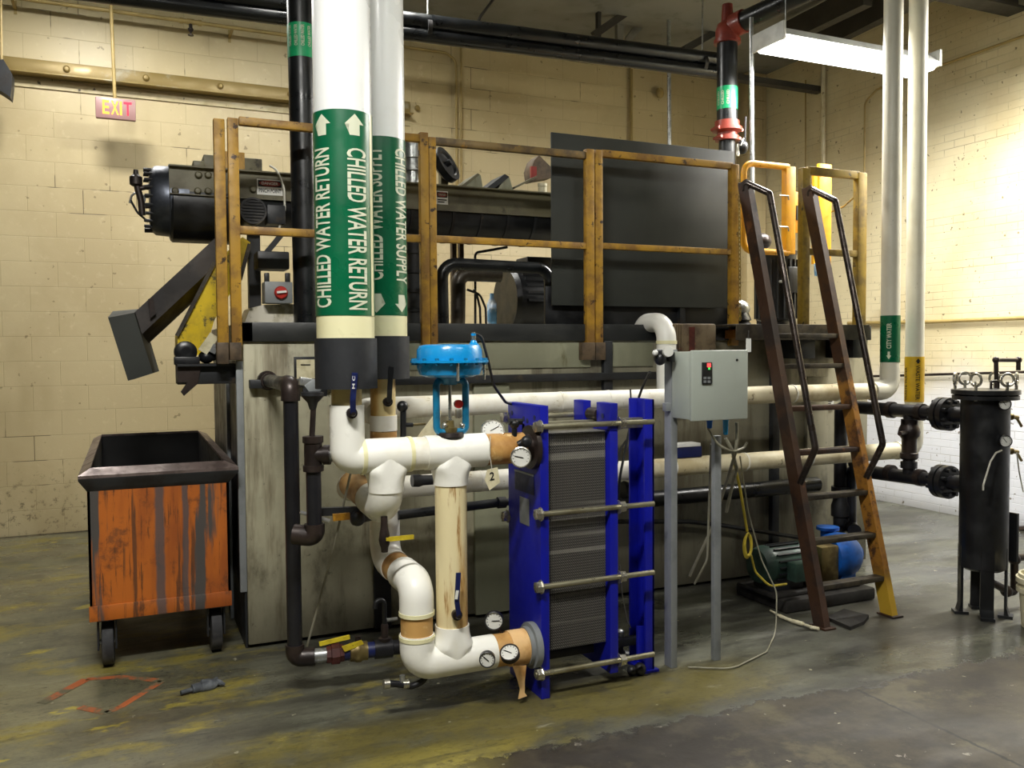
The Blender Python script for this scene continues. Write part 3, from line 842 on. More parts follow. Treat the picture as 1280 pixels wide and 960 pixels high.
# safety chain by the gate
t = thing('safety_chain', W(924, 440, y=4.5), 'rusty hanging chain beside the ladder gate post', 'chain')
b = B()
c0, c1 = W(924, 225, y=4.53), W(925, 400, y=4.53)
nl = 34
for i in range(nl):
    c = c0.lerp(c1, (i + .5) / nl); ax = Vector((1, 0, 0)) if i % 2 else Vector((0, 1, 0))
    h = (c0.z - c1.z) / nl * .72; ww = .008
    pts = [c + Vector((0, 0, h * math.sin(a))) + ax * (ww * math.cos(a)) for a in [2 * PI * k / 10 for k in range(10)]]
    b.tube(pts, .0028, 6, closed=True)
b.done('links', 'rail_dull', t)

# guard sheet behind the rail
yq = 4.76
p, q = W(689, 162, y=yq), W(917, 192, y=yq); r_ = W(690, 384, y=yq)
z0 = (r_.z + W(917, 383, y=yq).z) / 2
t = thing('guard_sheet', ((p.x + q.x) / 2, yq, z0), 'large dark grey guard sheet standing behind the yellow rail', 'sheet')
B().box(p.x, q.x, yq, yq + .012, z0, (p.z + q.z) / 2, .002).done('sheet', 'guard', t)
B().box(p.x - .02, q.x + .02, yq + .052, yq + .058, ZTOP0, z0 + .12, .002).done('kick_sheet', 'black', t)
for x in (p.x + .35, q.x - .4):
    B().box(x - .02, x + .02, yq + .012, yq + .05, ZT - .02, z0 + .7).done('stand', 'blacksteel', t)

# ================================================================== ON TOP OF THE TANK
ZTOP = 1.62
def px(u, v, y): return F / ((W(u, v, y=y) - CAM).dot(FW))

# black drain riser with the bright green label
yk = 4.88
a, c = W(375, 0, y=yk), W(384, 402, y=yk)
d = (a - c); top = c + d * ((ZC - c.z) / d.z); bot = c + d * ((ZTOP - c.z) / d.z)
rk = 16.3 / px(378, 200, yk)
t = thing('black_riser', bot, 'thick black riser pipe with a bright green band beside white risers', 'pipe')
B().tube([bot, top], rk, 28).done('pipe_run', 'blackpipe', t)
l0, l1 = c + d * ((W(377, 75, y=yk).z - c.z) / d.z), c + d * ((W(376, 33, y=yk).z - c.z) / d.z)
lb = B().tube([l0, l1], rk + .002, 28).done('label_band', 'greenbright', t)
hgt = l1.z - l0.z
for i in range(4):
    bm = cyl_wrap(glyphs('CHILLED WATER', (hgt * .62, rk * .26)), (l0.x, l0.y, 0), rk + .0035, -.75 + i * .5, l0.z + hgt * .3, 'up')
    k = (l1 - l0) / hgt
    for v in bm.verts: f = v.co.z - l0.z; v.co += Vector((k.x * f, k.y * f, 0))
    me = bpy.data.meshes.new('lettering'); bm.to_mesh(me); bm.free(); finish(me, 'lettering', 'cream_text', lb)

# screw conveyor
y0, ya = 5.10, 5.30
xl, xr = W(211, 210, y=y0).x, 3.0
zt = W(350, 216.5, y=y0).z; zm = W(350, 250, y=y0).z; zb = W(300, 285, y=y0).z
R = .2
t = thing('screw_conveyor', (1.5, ya, zb), 'long olive and black screw conveyor trough above the tank', 'conveyor')
b = B().box(xl, xr, y0, y0 + .012, zm, zt).box(xl, xr, y0 - .03, y0 + .012, zt - .008, zt).box(xl, xr, ya + .19, ya + .2, zm, zt).box(xl, xr, y0 - .02, y0 + .012, zm - .006, zm)
b.done('side_plate', 'olive', t)
b = B()
arc = [Vector((xl, ya - R * math.cos(PI * k / 14), zm - (zm - zb) * math.sin(PI * k / 14))) for k in range(15)]
arc2 = [Vector((xl, ya - (R - .01) * math.cos(PI * k / 14), zm - (zm - zb - .01) * math.sin(PI * k / 14))) for k in range(14, -1, -1)]
b.prism(arc + arc2, (xr - xl, 0, 0)).done('trough', 'black', t)
for uu in (256, 514, 566, 601, 634, 668):
    x = W(uu, 270, y=y0).x
    b = B(); ar = [Vector((x, ya - (R + .008) * math.cos(PI * k / 14), zm - (zm - zb + .008) * math.sin(PI * k / 14))) for k in range(15)]
    ar2 = [Vector((x, ya - (R - .001) * math.cos(PI * k / 14), zm - (zm - zb - .001) * math.sin(PI * k / 14))) for k in range(14, -1, -1)]
    w_ = .055 if uu == 256 else .018
    b.prism(ar + ar2, (w_, 0, 0)).done('saddle_band', 'olive' if uu == 256 else 'blacksteel', t)
xe = W(187, 240, y=ya - .1).x
zc = (zt + zb) / 2 - .005
B().lathe((xe, ya, zc), (1, 0, 0), [(0, .165), (.03, .192), (.1, .197), (.102, .205), (.2, .205), (.205, .1)], 36).done('end_cover', 'silver', t)
for i in range(22):
    an = 2 * PI * i / 22
    B().lathe((xe - .028, ya + .17 * math.cos(an), zc + .17 * math.sin(an)), (1, 0, 0), [(0, .009), (.05, .009)], 8).done('cover_bolt', 'blacksteel', t)
b = B().lathe((xe + .105, ya, zc - .02), (1, 0, 0), [(0, .2), (.012, .21), (.36, .21), (.365, .2)], 16)
b.done('drive_shroud', 'black', t)
for u, v in ((248, 219), (247, 239), (260, 219), (260, 239), (219, 239), (316, 237)):
    c = W(u, v, y=y0); B().lathe((c.x, y0, c.z), (0, -1, 0), [(0, .02), (.008, .02), (.018, .012), (.019, 0)], 12).done('bolt', 'olive', t)
p, q = W(254, 186, y=y0 + .05), W(328, 214, y=y0 + .05)
bx = B().box(p.x, q.x, y0 + .05, y0 + .3, zt - .005, (p.z + q.z) / 2 + .02, .006).done('drive_box', 'olive', t)
p, q = W(281, 189, y=y0 + .05), W(306, 213, y=y0 + .05)
B().box(p.x, q.x, y0 + .046, y0 + .052, zt + .01, zt + .11).done('faded_label', 'rail', bx)
p, q = W(241, 200, y=y0 + .02), W(256, 212, y=y0 + .02)
B().box(p.x, q.x, y0 + .02, y0 + .12, zt - .005, p.z, .008).done('lug', 'olive', t)
# danger labels
def danger(u0, v0, u1, v1, y, txt, par):
    p, q = W(u0, v0, y=y), W(u1, v1, y=y); w_, h = q.x - p.x, p.z - q.z
    l = B().box(p.x, q.x, y - .002, y, q.z, p.z).done('danger_label', 'white', par)
    B().box(p.x + .006, q.x - .006, y - .0032, y - .0018, q.z + h * .52, p.z - .006).done('label_header', 'ink', l)
    B().lathe((p.x + w_ / 2, y - .003, q.z + h * .74), (0, -1, 0), [(0, h * .2), (.001, h * .2)], 24)
    bm = bmesh.new(); bm.faces.new([bm.verts.new((p.x + w_ / 2 + w_ * .42 * math.cos(a), y - .0036, q.z + h * .74 + h * .19 * math.sin(a))) for a in [2 * PI * k / 24 for k in range(24)]])
    me = bpy.data.meshes.new('header_oval'); bm.to_mesh(me); bm.free(); finish(me, 'header_oval', 'danger_red', l)
    flat_text('lettering', 'DANGER', 'white', (p.x + w_ * .18, y - .004, q.z + h * .66), (1, 0, 0), (0, 0, 1), w_ * .64, h * .17, l, 0)
    if txt is None:
        for k in range(2): B().box(p.x + w_ * .12, q.x - w_ * (.12 + .2 * k), y - .0036, y - .002, q.z + h * (.3 - .17 * k), q.z + h * (.38 - .17 * k)).done('text_line', 'ink', l)
        return
    flat_text('lettering', txt, 'ink', (p.x + w_ * .07, y - .0036, q.z + h * .14), (1, 0, 0), (0, 0, 1), w_ * .86, h * .27, l, 0)
danger(321, 223.5, 353.5, 245, y0, 'PINCH POINT', t)
danger(545, 238.5, 560, 256, y0, None, t)

# stub valve on the conveyor end
yv = 5.2
t = thing('grease_valve', W(176, 270, y=yv), 'rusty valve cluster with a looping wire on the conveyor end', 'valve')
b = B()
b.tube([W(170, 219, y=yv), W(172, 235, y=yv), W(176, 250, y=yv), W(178, 269, y=yv)], .018, 10)
b.tube([W(172, 236, y=yv), W(188, 233, y=yv)], .014, 10).tube([W(176, 258, y=yv), W(190, 258, y=yv)], .012, 10)
b.lathe(W(170, 226, y=yv), (0, 0, 1), [(-.03, .02), (-.02, .034), (.02, .034), (.035, .016), (.06, .012)], 12)
b.done('valve_body', 'castiron', t)
b = B().tube([W(162, 254, y=yv), W(165, 243, y=yv), W(174, 240, y=yv), W(183, 249, y=yv), W(176, 256, y=yv)], .006, 8, .03)
b.done('clip', 'galv', t)
B().tube([W(163, 250, y=yv), W(172, 266, y=yv), W(184, 276, y=yv), W(196, 280, y=yv)], .006, 8, .08).done('wire', 'bcable', t)
pipe('drive_cable', [W(233, 282, y=5.2), W(255, 293, y=5.2), W(264, 301, y=5.25)], .006, 'bcable', 'thin black cable sagging under the conveyor end', 'cable', .05, 6)

# fan motor under the trough
ym = 5.0
c = W(316.5, 263.5, y=ym - .06); rm = 16.5 / px(316, 263, ym - .06)
t = thing('gear_motor', (c.x, ym, c.z - rm), 'round black fan cooled motor under the conveyor trough', 'motor')
B().lathe((c.x, ym - .06, c.z), (0, 1, 0), [(0, rm * .84), (.0, rm * .98), (.012, rm), (.06, rm), (.062, rm * .9), (.26, rm * .9), (.27, rm * .6)], 32).done('motor_body', 'black', t)
b = B()
for i in range(7):
    o = (i - 3) / 3.5 * rm * .8; hw = math.sqrt(max((rm * .82) ** 2 - o * o, 1e-5))
    b.box(c.x - hw, c.x + hw, ym - .068, ym - .06, c.z + o - .0045, c.z + o + .0045)
b.shell((c.x, ym - .068, c.z), (0, 1, 0), [(0, rm * .85), (.01, rm * .85), (.01, rm * 1.0), (0, rm)], 32)
b.done('fan_grille', 'rubber', t)
pbox(B(), 334, 256, 357, 280, ym + .02, .1, .006).done('terminal_box', 'blacksteel', t)
pipe('white_wire', [W(337, 207, y=5.06), W(346, 212, y=5.05), W(355, 235, y=5.04), (W(356, 262, y=5.04)), W(349, 285, y=5.04)], .006, 'wcable', 'white wire hanging down past the pinch point label', 'wire', .1, 8)

# conveyor legs
t = thing('conveyor_leg', W(318, 400, y=5.06), 'black steel leg under the conveyor by the yellow posts', 'steel support')
b = B(); pbox(b, 311, 286, 326, 404, 5.06, .06); b.bar(W(357, 287, y=5.07), W(328, 322, y=5.07), .03, .03)
b.done('leg_frame', 'blacksteel', t)

# black box and disconnect switch
yd = 4.84
t = thing('control_box', W(346, 338, y=yd), 'black control box above the red knobbed switch', 'box')
pbox(B(), 322, 314, 362, 336, yd, .16, .008).done('box_body', 'blacksteel', t)
t = thing('disconnect_switch', W(349, 381, y=yd), 'grey disconnect switch box with a red rotary knob', 'switch')
pbox(B(), 331, 352, 366, 379, yd, .12, .006).done('switch_box', 'strut', t)
for u in (334, 360): pbox(B(), u - 3, 341, u + 3, 353, yd + .01, .03, .004).done('bracket', 'blacksteel', t)
c = W(351, 366, y=yd)
kn = B().lathe((c.x, yd, c.z), (0, -1, 0), [(0, .036), (.012, .036), (.02, .03), (.022, 0)], 24).done('knob', 'red', t)
B().bar((c.x - .025, yd - .026, c.z), (c.x + .025, yd - .026, c.z + .006), .016, .012).done('grip', 'white', kn)
b = B(); pprism(b, [(306, 403), (313, 385), (330, 381), (372, 380), (374, 403)], 4.93, .3)
tag(b.done('sloped_cover', wear('stained_white_cover', '#d9d4c4', '#a89f82', 7, .48, .62, .6, c3='#5a543f', s3=10, lo3=.56, hi3=.66)), 'stained white sloped cover on the tank below the red knobbed switch', 'cover')

# discharge chute
ych = 5.15
t = thing('chute', W(170, 470, y=ych), 'charcoal square chute slanting down left with a boxed end', 'chute')
fr = [W(u, v, y=ych) for u, v in ((276, 291), (167, 391.5), (176, 419), (270, 331))]
bk = [W(u, v, y=ych + .16) for u, v in ((282, 297), (172, 399), (182, 433), (278, 344))]
B().hexa(fr, bk).done('chute_duct', 'chute', t)
fr = [W(u, v, y=ych - .06) for u, v in ((135, 397), (167.5, 391), (191, 466.5), (160, 476))]
bk = [W(u, v, y=ych + .24) for u, v in ((141, 389), (176, 386), (199, 464), (168, 474))]
B().hexa(fr, bk).done('end_box', 'guard', t)
pprism(B(), [(185, 374), (191, 371), (195, 392), (188, 398)], ych - .03, .035).done('latch', 'castiron', t)
for u, v in ((163, 399), (141, 406)):
    c = W(u, v, y=ych - .04); B().lathe(c, (0, -1, 0), [(0, .012), (.01, .009), (.011, 0)], 10).done('bolt', 'blacksteel', t)
# yellow hopper and its bearing
yh = 5.0
t = thing('yellow_hopper', W(245, 445, y=yh), 'scuffed yellow slanted hopper plate behind the end posts', 'hopper')
pprism(B(), [(303, 296), (313, 303), (303, 342), (268, 400), (256, 441), (240, 446), (222, 433), (222, 419), (268, 330)], yh, .3).done('hopper_plate', 'yhopper', t)
b = B()
for u0, v0, u1, v1 in ((268, 328, 221, 420), (312, 305, 300, 350)):
    b.bar(W(u0, v0, y=yh - .01), W(u1, v1, y=yh - .01), .02, .02)
b.done('edge_strip', 'rung', t)
c = W(232, 440, y=4.84)
t = thing('pillow_bearing', W(232, 455, y=4.84), 'black pillow block bearing on the bracket arm', 'bearing')
B().lathe((c.x, 4.8, c.z), (0, 1, 0), [(0, .02), (0, .036), (.01, .056), (.06, .058), (.07, .03), (.3, .03)], 24).done('housing', 'black', t)
b = B(); pbox(b, 218, 446, 250, 456, 4.79, .08, .004); b.done('foot', 'black', t)
t = thing('hose_clamp', W(262, 454, y=4.84), 'black clamp and pale lever wedged beside the bearing', 'clamp')
b = B().sphere(W(258, 446, y=4.83), .04, (1, 1, .9)).sphere(W(267, 440, y=4.83), .03, (.8, 1, 1.6)); b.done('clamp_body', 'black', t)
B().bar(W(253, 440, y=4.8), W(268, 419, y=4.8), .02, .05).done('lever', 'paper', t)
B().bar(W(265, 441, y=4.79), W(270, 431, y=4.79), .02, .03).done('bolt_pin', 'galv', t)

# piping seen between the rails
def gp(name, pts, y, r, mat, lab, fil=.08, cat='pipe'):
    return tag(B().tube([W(u, v, y=y) if v is not None else W(u, 402, y=y) for u, v in pts], r, 18, fil).done(name, mat), lab, cat)
def down(u, y): p = W(u, 400, y=y); return Vector((p.x, y, ZTOP))
tag(B().tube([down(554, 5.0), W(552, 329, y=5.0), W(687, 336, y=5.0), down(687, 5.0)], .037, 18, .09).done('black_pipe_loop', 'blackpipe'), 'arched black pipe loop seen between the yellow posts', 'pipe')
tag(B().tube([down(572, 5.3), W(573, 342, y=5.3), W(625, 344, y=5.3)], .048, 18, .07).done('brown_pipe', wear('brown_oily_pipe', '#3f382c', '#2c261e', 6, .45, .65, .4, .2)), 'brown oily pipe with an elbow behind the black loop', 'pipe')
t = thing('grey_column_pipe', down(519, 5.2), 'ribbed dark grey vertical pipe right of the supply riser', 'pipe')
c = down(519, 5.2); z1 = W(519, 303, y=5.2).z
B().lathe(c, (0, 0, 1), [(0, .05), (z1 - ZTOP, .05)], 20).done('pipe_run', 'strut' if 0 else 'blacksteel', t)
for k in range(5): B().lathe(c + Vector((0, 0, .05 + k * .12)), (0, 0, 1), [(0, .052), (.0, .062), (.022, .062), (.022, .052)], 20).done('ring', 'black', t)
# large black drum motor
yd = 5.6
c = W(660, 366, y=yd); rd = .24
t = thing('drum_motor', (c.x, yd, ZTOP), 'large black drum shaped motor behind the black pipe loop', 'motor')
zc2 = ZTOP + rd + .03
B().lathe((c.x - .18, yd, zc2), (1, 0, 0), [(0, .12), (0, rd * .9), (.03, rd), (.06, rd), (.062, rd * .92), (.32, rd * .92), (.33, rd), (.36, rd), (.4, rd * .7)], 36).done('drum', 'black', t)
b = B()
for i in range(14):
    an = PI * i / 13
    b.bar((c.x - .1, yd + rd * .93 * math.cos(an), zc2 + rd * .93 * math.sin(an)), (c.x + .13, yd + rd * .93 * math.cos(an), zc2 + rd * .93 * math.sin(an)), .012, .02)
b.done('fins', 'blacksteel', t)
B().box(c.x - .16, c.x + .2, yd - .16, yd + .16, ZTOP, ZTOP + .05, .006).done('foot', 'blacksteel', t)
B().box(c.x - .05, c.x + .17, yd - .1, yd + .1, zc2 + rd * .9, zc2 + rd + .07, .01).done('terminal_box', 'blacksteel', t)
b = B(); b.lathe((c.x - .3, yd - .05, ZTOP + .0), (0, 0, 1), [(0, .03), (.14, .034), (.25, .034), (.29, .014), (.32, .014)], 16)
t = tag(b.done('blue_filter_bottle', 'bluebottle'), 'small pale blue filter bottle beside the black drum motor', 'bottle')
t = thing('bent_tube', W(597, 330, y=5.2), 'thin bent black tube over the brown pipe', 'pipe')
B().tube([down(594, 5.42), W(594, 316, y=5.42), W(634, 309, y=5.42)], .009, 8, .03).done('tube_run', 'blackpipe', t)
for i, (u0, u1, u2) in enumerate(((584, 600, 607), (592, 596, 600))):
    tag(B().tube([W(u0, 362, y=5.35), W(u1, 368, y=5.35), W(u2, 385, y=5.35), down(u2 + 1, 5.35)], .008, 8, .06).done('black_hose', 'bcable'),
        ('looped black hose curving down behind the arched pipe, outer of two', 'looped black hose curving down behind the arched pipe, inner of two')[i], 'hose')
for i, (u0, u1) in enumerate(((565, 571), (574.5, 580))):
    b = B(); p, q = W(u0, 288, y=5.45), W(u1, 330, y=5.45); b.box(p.x, q.x, 5.45, 5.49, ZTOP, zb + .02)
    tag(b.done('trough_post', 'socket'), ('rusty post under the trough, nearer the supply riser', 'rusty post under the trough, second from the supply riser')[i], 'steel support')

# things standing on the trough
c = W(516, 226, y=5.3)
t = thing('canister', (c.x, 5.3, zt), 'pale ribbed canister on the trough beside the supply riser', 'canister')
hz = W(516, 174, y=5.3).z - zt
B().lathe((c.x, 5.3, zt), (0, 0, 1), [(0, .03), (.0, .05), (hz * .35, .045), (hz * .36, .062), (hz * .45, .062), (hz * .46, .05), (hz * .6, .05), (hz * .61, .066), (hz, .066)], 24).done('can_body', 'galv', t)
c = W(556, 207, y=5.3)
t = thing('hand_wheel', (c.x, 5.3, zt), 'black tilted disc wheel standing on the trough', 'wheel')
ax = Vector((.5, -.55, .35)).normalized()
B().lathe(c - ax * .03, ax, [(0, .04), (0, .1), (.015, .118), (.06, .118), (.06, .09), (.045, .08), (.045, .02), (.08, .02)], 28).done('wheel_disc', 'black', t)
B().bar(Vector((c.x, 5.33, zt)), Vector((c.x, 5.33, c.z)), .05, .05).done('stand', 'olive', t)
for u, v, lab in ((588, 226, 'open hinged hatch flap on the trough, nearest the disc wheel'), (624, 227, 'open hinged hatch flap on the trough, middle of the row')):
    t = thing('hatch_flap', (W(u, v, y=5.25).x, 5.25, zt), lab, 'hatch')
    if u < 600:
        pprism(B(), [(574, 235), (597, 217.5), (601, 219), (603.5, 235)], 5.2, .2).done('flap', 'tank_pale', t)
        pprism(B(), [(573, 235), (597, 216.5), (600, 218), (578, 236)], 5.19, .22).done('lid', 'olive', t)
    else:
        pprism(B(), [(622, 237), (632, 221), (637, 222), (641, 237)], 5.2, .2).done('flap', 'tank_pale', t)
        pprism(B(), [(607, 236), (631, 217.5), (637, 221), (616, 237)], 5.19, .22).done('lid', 'blacksteel', t)
t = thing('rusty_bracket', W(680, 226, y=5.25), 'rusty slanted bracket box on the trough by the grey sheet', 'bracket')
b = pprism(B(), [(668, 200), (674, 194), (690, 210), (690, 222), (666, 226), (664, 212)], 5.25, .12); b.done('bracket_box', 'socket', t)
pbox(B(), 664, 208, 671, 222, 5.235, .02).done('red_plate', 'danger_red', t)
B().bar(W(640, 236, y=5.22), W(668, 222, y=5.22), .1, .012).done('lid', 'olive', t)
c = W(678, 238, y=5.18)
tag(B().lathe((c.x, 5.18, zt), (0, 0, 1), [(0, .028), (.05, .03), (.055, .024), (.056, .032), (.075, .032), (.077, 0)], 18).done('glass_jar', 'hose_white'), 'small white jar on the trough edge by the grey sheet', 'jar')

# gooseneck fill pipe over the band
yg = 4.44
c = W(833, 450, y=yg)
zt2 = W(825, 390, y=yg).z - .06
t = thing('gooseneck_pipe', (c.x, yg, 1.28), 'cream gooseneck pipe bending over the tank top band behind the grey box', 'pipe')
B().tube([(c.x, yg, 1.30), (c.x, yg, zt2), (c.x - .005, yg + .26, zt2 - .0), (c.x - .005, yg + .27, zt2 - .14)], .06, 24, .11, 10).done('pipe_bend', 'pvc', t)
B().lathe((c.x, yg, W(830, 430, y=yg).z), (0, 0, 1), [(0, .0615), (0, .064), (.02, .064), (.02, .0615)], 24).done('joint_band', 'pvc_old', t)
# rusty gearbox behind the grey panel
yb = 4.36
t = thing('rusty_gearbox', W(870, 437, y=yb), 'rusty brown casing on the tank band behind the grey enclosure', 'machine')
p, q = W(848, 404, y=yb), W(903, 450, y=yb)
B().box(p.x, q.x, yb + .06, YT - .022, q.z, p.z, .012).done('casing', 'box_rust', t)
b = B()
for i in range(5): b.box(p.x - .006 + i * .016, p.x + i * .016, yb + .05, yb + .065, q.z + .01, p.z - .008)
b.done('ribs', 'box_rust', t)
B().box(p.x + .12, p.x + .16, yb + .055, yb + .062, q.z + .02, p.z - .02).done('red_stencil', 'redbrown', t)

# right end platform and machine
yp0 = 4.32
p, q = W(918, 404, y=yp0), W(1086, 407, y=yp0)
zp = (p.z + q.z) / 2
t = thing('step_platform', ((p.x + q.x) / 2, yp0, zp - .1), 'dark steel landing at the top of the rusty ladder', 'platform')
B().box(3.42, q.x, yp0, YT - .025, zp - .012, zp, .003).done('deck_plate', 'rung', t)
B().box(3.42, q.x, yp0 - .008, yp0, zp - .10, zp, .003).done('front_channel', 'rung', t)
for u0, u1 in ((999, 1019), (1066, 1080)):
    xa, xb = W(u0, 440, y=yp0 + .05).x, W(u1, 440, y=yp0 + .05).x
    B().box(xa, xb, yp0 + .05, YT, zp - .22, zp - .09, .004).done('bracket', 'blacksteel', t)
p, q = W(917, 412, y=4.5), W(962, 423, y=4.5)
tag(B().box(p.x, q.x, 4.5, 4.59, q.z, p.z, .003).done('toe_angle', 'rust_orange'), 'orange rusty angle piece at the foot of the chain', 'angle iron')
# dirty olive frame beside ladder
t = thing('landing_rail', W(1045, 420, y=4.40), 'dirty olive yellow railing frame on the landing right of the ladder', 'guard rail')
yl2 = 4.40
for u0, u1, v0, v1 in ((1004, 1012, 209, 404), (1073.5, 1082.5, 215, 422)):
    p, q = W(u0, v0, y=yl2), W(u1, v1, y=yl2); B().box(p.x, q.x, yl2, yl2 + .05, zp - .06 if u0 > 1050 else zp, p.z, .005).done('post', 'rail_dull', t)
for v0, v1, h in ((213, 218, .05), (313, 318, .042)):
    z = (W(1012, v0, y=yl2).z + W(1074, v1, y=yl2).z) / 2
    B().box(W(1011, 300, y=yl2).x, W(1075, 300, y=yl2).x, yl2 + .004, yl2 + .046, z - h / 2, z + h / 2, .004).done('rail', 'rail_dull', t)
# bright yellow swing gate
yg2 = 4.75
t = thing('swing_gate', W(958, 318, y=yg2), 'bright yellow rounded swing gate loop left of the ladder top', 'gate')
pts = [W(u, v, y=yg2) for u, v in ((985, 209), (930, 207), (929, 311), (985, 316))]
pts[1].z = pts[0].z; pts[2].z = pts[3].z
B().tube(pts, .022, 12, .07).done('gate_loop', 'gate', t)
pp, qq = W(980.5, 208, y=yg2), W(992, 318, y=yg2)
B().box(pp.x, qq.x, yg2 - .02, yg2 + .03, qq.z, pp.z, .005).done('hinge_post', 'gate', t)
b = B()
for v in (244, 283): b.tube([W(974, v, y=yg2 - .03), W(985, v + 1, y=yg2 - .03), W(986, v + 6, y=yg2 - .03)], .006, 8)
b.done('hinge_bolt', 'galv', t)
t = thing('gate_mount', W(1015, 330, y=4.95), 'bright yellow gate mounting post behind the olive railing frame', 'post')
pp, qq = W(1024.5, 204, y=4.95), W(1039, 340, y=4.95)
B().box(pp.x, qq.x, 4.95, 4.98, W(1030, 332, y=4.95).z, pp.z, .005).done('post', 'gate', t)
pbox(B(), 990, 240, 1005, 291, 4.93, .02, .003).done('mount_plate', 'gate', t)
pbox(B(), 1000, 281, 1030, 291, 4.95, .03, .003).done('rail', 'gate', t)
pp = W(1018, 212, y=4.96); qq = W(1023, 330, y=4.96); B().box(pp.x, qq.x, 4.96, 4.985, W(1020, 330, y=4.96).z, pp.z).done('inner_post', 'gate', t)
pbox(B(), 996, 257, 1000, 275, 4.922, .01).done('slot_cover', 'blacksteel', t)
tag(B().tube([W(1039, 265, y=5.0), W(1055, 258, y=4.8), W(1073, 242, y=4.44)], .006, 6, .1).done('gate_chain', 'rail_dull'), 'slack chain across the landing behind the ladder rail', 'chain')
# vertical pump and motor behind the ladder
yv = 4.98
c = W(970, 360, y=yv)
t = thing('vertical_motor', (c.x, yv, ZTOP), 'tall black vertical motor behind the left ladder rail', 'motor')
zz = W(970, 312, y=yv).z
B().lathe((c.x, yv, ZTOP), (0, 0, 1), [(0, .16), (.02, .16), (.022, .1), (.12, .1), (.13, .14), (zz - ZTOP - .05, .14), (zz - ZTOP - .02, .155), (zz - ZTOP, .1), (zz - ZTOP + .005, 0)], 32).done('motor_body', 'black', t)
b = B()
for i in range(20):
    an = 2 * PI * i / 20
    b.bar((c.x + .143 * math.cos(an), yv + .143 * math.sin(an), ZTOP + .14), (c.x + .143 * math.cos(an), yv + .143 * math.sin(an), zz - .08), .012, .02, up=Vector((math.cos(an), math.sin(an), 0)))
b.done('fins', 'blacksteel', t)
p, q = W(986, 333, y=4.82), W(1002, 366, y=4.82)
B().box(p.x, q.x, 4.82, 4.93, q.z, p.z, .008).done('junction_box', 'black', t)
B().lathe(W(975, 352, y=4.85), (0, -1, 0), [(0, .012), (.03, .012)], 10).done('gland', 'galv', t)
c = W(930, 367, y=4.75)
t = thing('round_air_filter', (c.x, 4.82, ZTOP), 'round silver capped filter with dark ribs at the end of the guard sheet', 'filter')
B().lathe((c.x, 4.82, ZTOP), (0, 0, 1), [(0, .07)] + [(.02 + .03 * (k // 2) + (.012 if k % 2 else 0), (.095 if k % 2 else .08)) for k in range(8)] + [(.17, .075)], 24).done('ribbed_base', 'black', t)
B().sphere((c.x, 4.82, ZTOP + .2), .085, (1, 1, .75), 20).done('cap', 'galv', t)
c = W(952, 302, y=5.2)
t = thing('capped_pipe', (c.x, 5.2, ZTOP), 'dull round pipe cap behind the yellow swing gate', 'pipe')
B().tube([(c.x, 5.2, ZTOP), (c.x, 5.2, c.z - .02)], .035, 16).done('stem', 'darkpipe', t)
B().sphere(c, .07, (1.1, 1, .9)).done('cap', 'castiron', t)
tag(B().lathe(W(1022, 345, y=4.9), (0, 0, 1), [(0, .022), (.03, .026), (.09, .026), (.10, .012), (.12, .01)], 14).done('spray_bottle', 'bluebottle'), 'small blue item hung between yellow post and ladder', 'bottle')
tag(B().box(*[k for k in (W(1054, 372, y=6.85).x, W(1066, 372, y=6.85).x)], 6.3, 6.36, W(1054, 404, y=6.3).z, W(1054, 374, y=6.3).z, .005).done('wall_box', 'ledger'), 'small painted junction box low on right wall behind the landing', 'box')

# red flanged riser at the end of the guard sheet
yr = 5.55
c = W(909, 100, y=yr); rr = 12.7 / px(910, 100, yr)
zz0, zz1 = W(909, 50, y=yr).z, W(909, 152, y=yr).z
t = thing('flanged_riser', (c.x, yr, ZTOP), 'black riser with red oxide fittings and a green label', 'pipe')
B().lathe((c.x, yr, zz1 - .02), (0, 0, 1), [(0, rr), (zz0 - zz1 + .04, rr)], 28).done('riser_pipe', 'blackpipe', t)
B().lathe((c.x, yr, ZTOP), (0, 0, 1), [(0, rr * .8), (zz1 - ZTOP - .1, rr * .8)], 24).done('lower_pipe', 'blackpipe', t)
fl = B().lathe((c.x, yr, zz1 - .15), (0, 0, 1), [(0, rr * .85), (0, rr * 1.15), (.035, rr * 1.15), (.036, rr * .95), (.06, rr * .95), (.075, rr * 1.45), (.10, rr * 1.45), (.105, rr * 1.2), (.15, rr * 1.2), (.152, rr)], 28).done('lower_coupling', 'redflange', t)
for s in (-1, 1):
    B().lathe((c.x + s * rr * 1.35, yr - .05, zz1 - .065), (0, 1, 0), [(0, .014), (.1, .014)], 8).done('bolt', 'redflange', fl)
    B().lathe((c.x + s * rr * 1.1, yr - .05, zz1 - .13), (0, 1, 0), [(0, .012), (.1, .012)], 8).done('bolt', 'redflange', fl)
el = B().lathe((c.x, yr, zz0 - .03), (0, 0, 1), [(0, rr * 1.02), (0, rr * 1.3), (.03, rr * 1.3), (.032, rr * 1.15), (.1, rr * 1.15), (.15, rr * .95), (.17, rr * .6), (.30, rr * .5)], 28).done('upper_elbow', 'redflange', t)
dirn = Vector((.28, -1, .10)).normalized(); s0 = Vector((c.x + .03, yr - .04, zz0 + .10))
B().tube([s0, s0 + dirn * .1], rr * 1.12, 24).done('elbow_collar', 'redflange', t)
B().tube([s0, s0 + dirn * 1.6], rr * .95, 24).done('branch_pipe', 'blackpipe', t)
zg0, zg1 = W(909, 138, y=yr).z, W(909, 110, y=yr).z
lb = B().lathe((c.x, yr, zg0), (0, 0, 1), [(0, rr), (0, rr + .002), (zg1 - zg0, rr + .002), (zg1 - zg0, rr)], 28).done('label_band', 'greenbright', t)
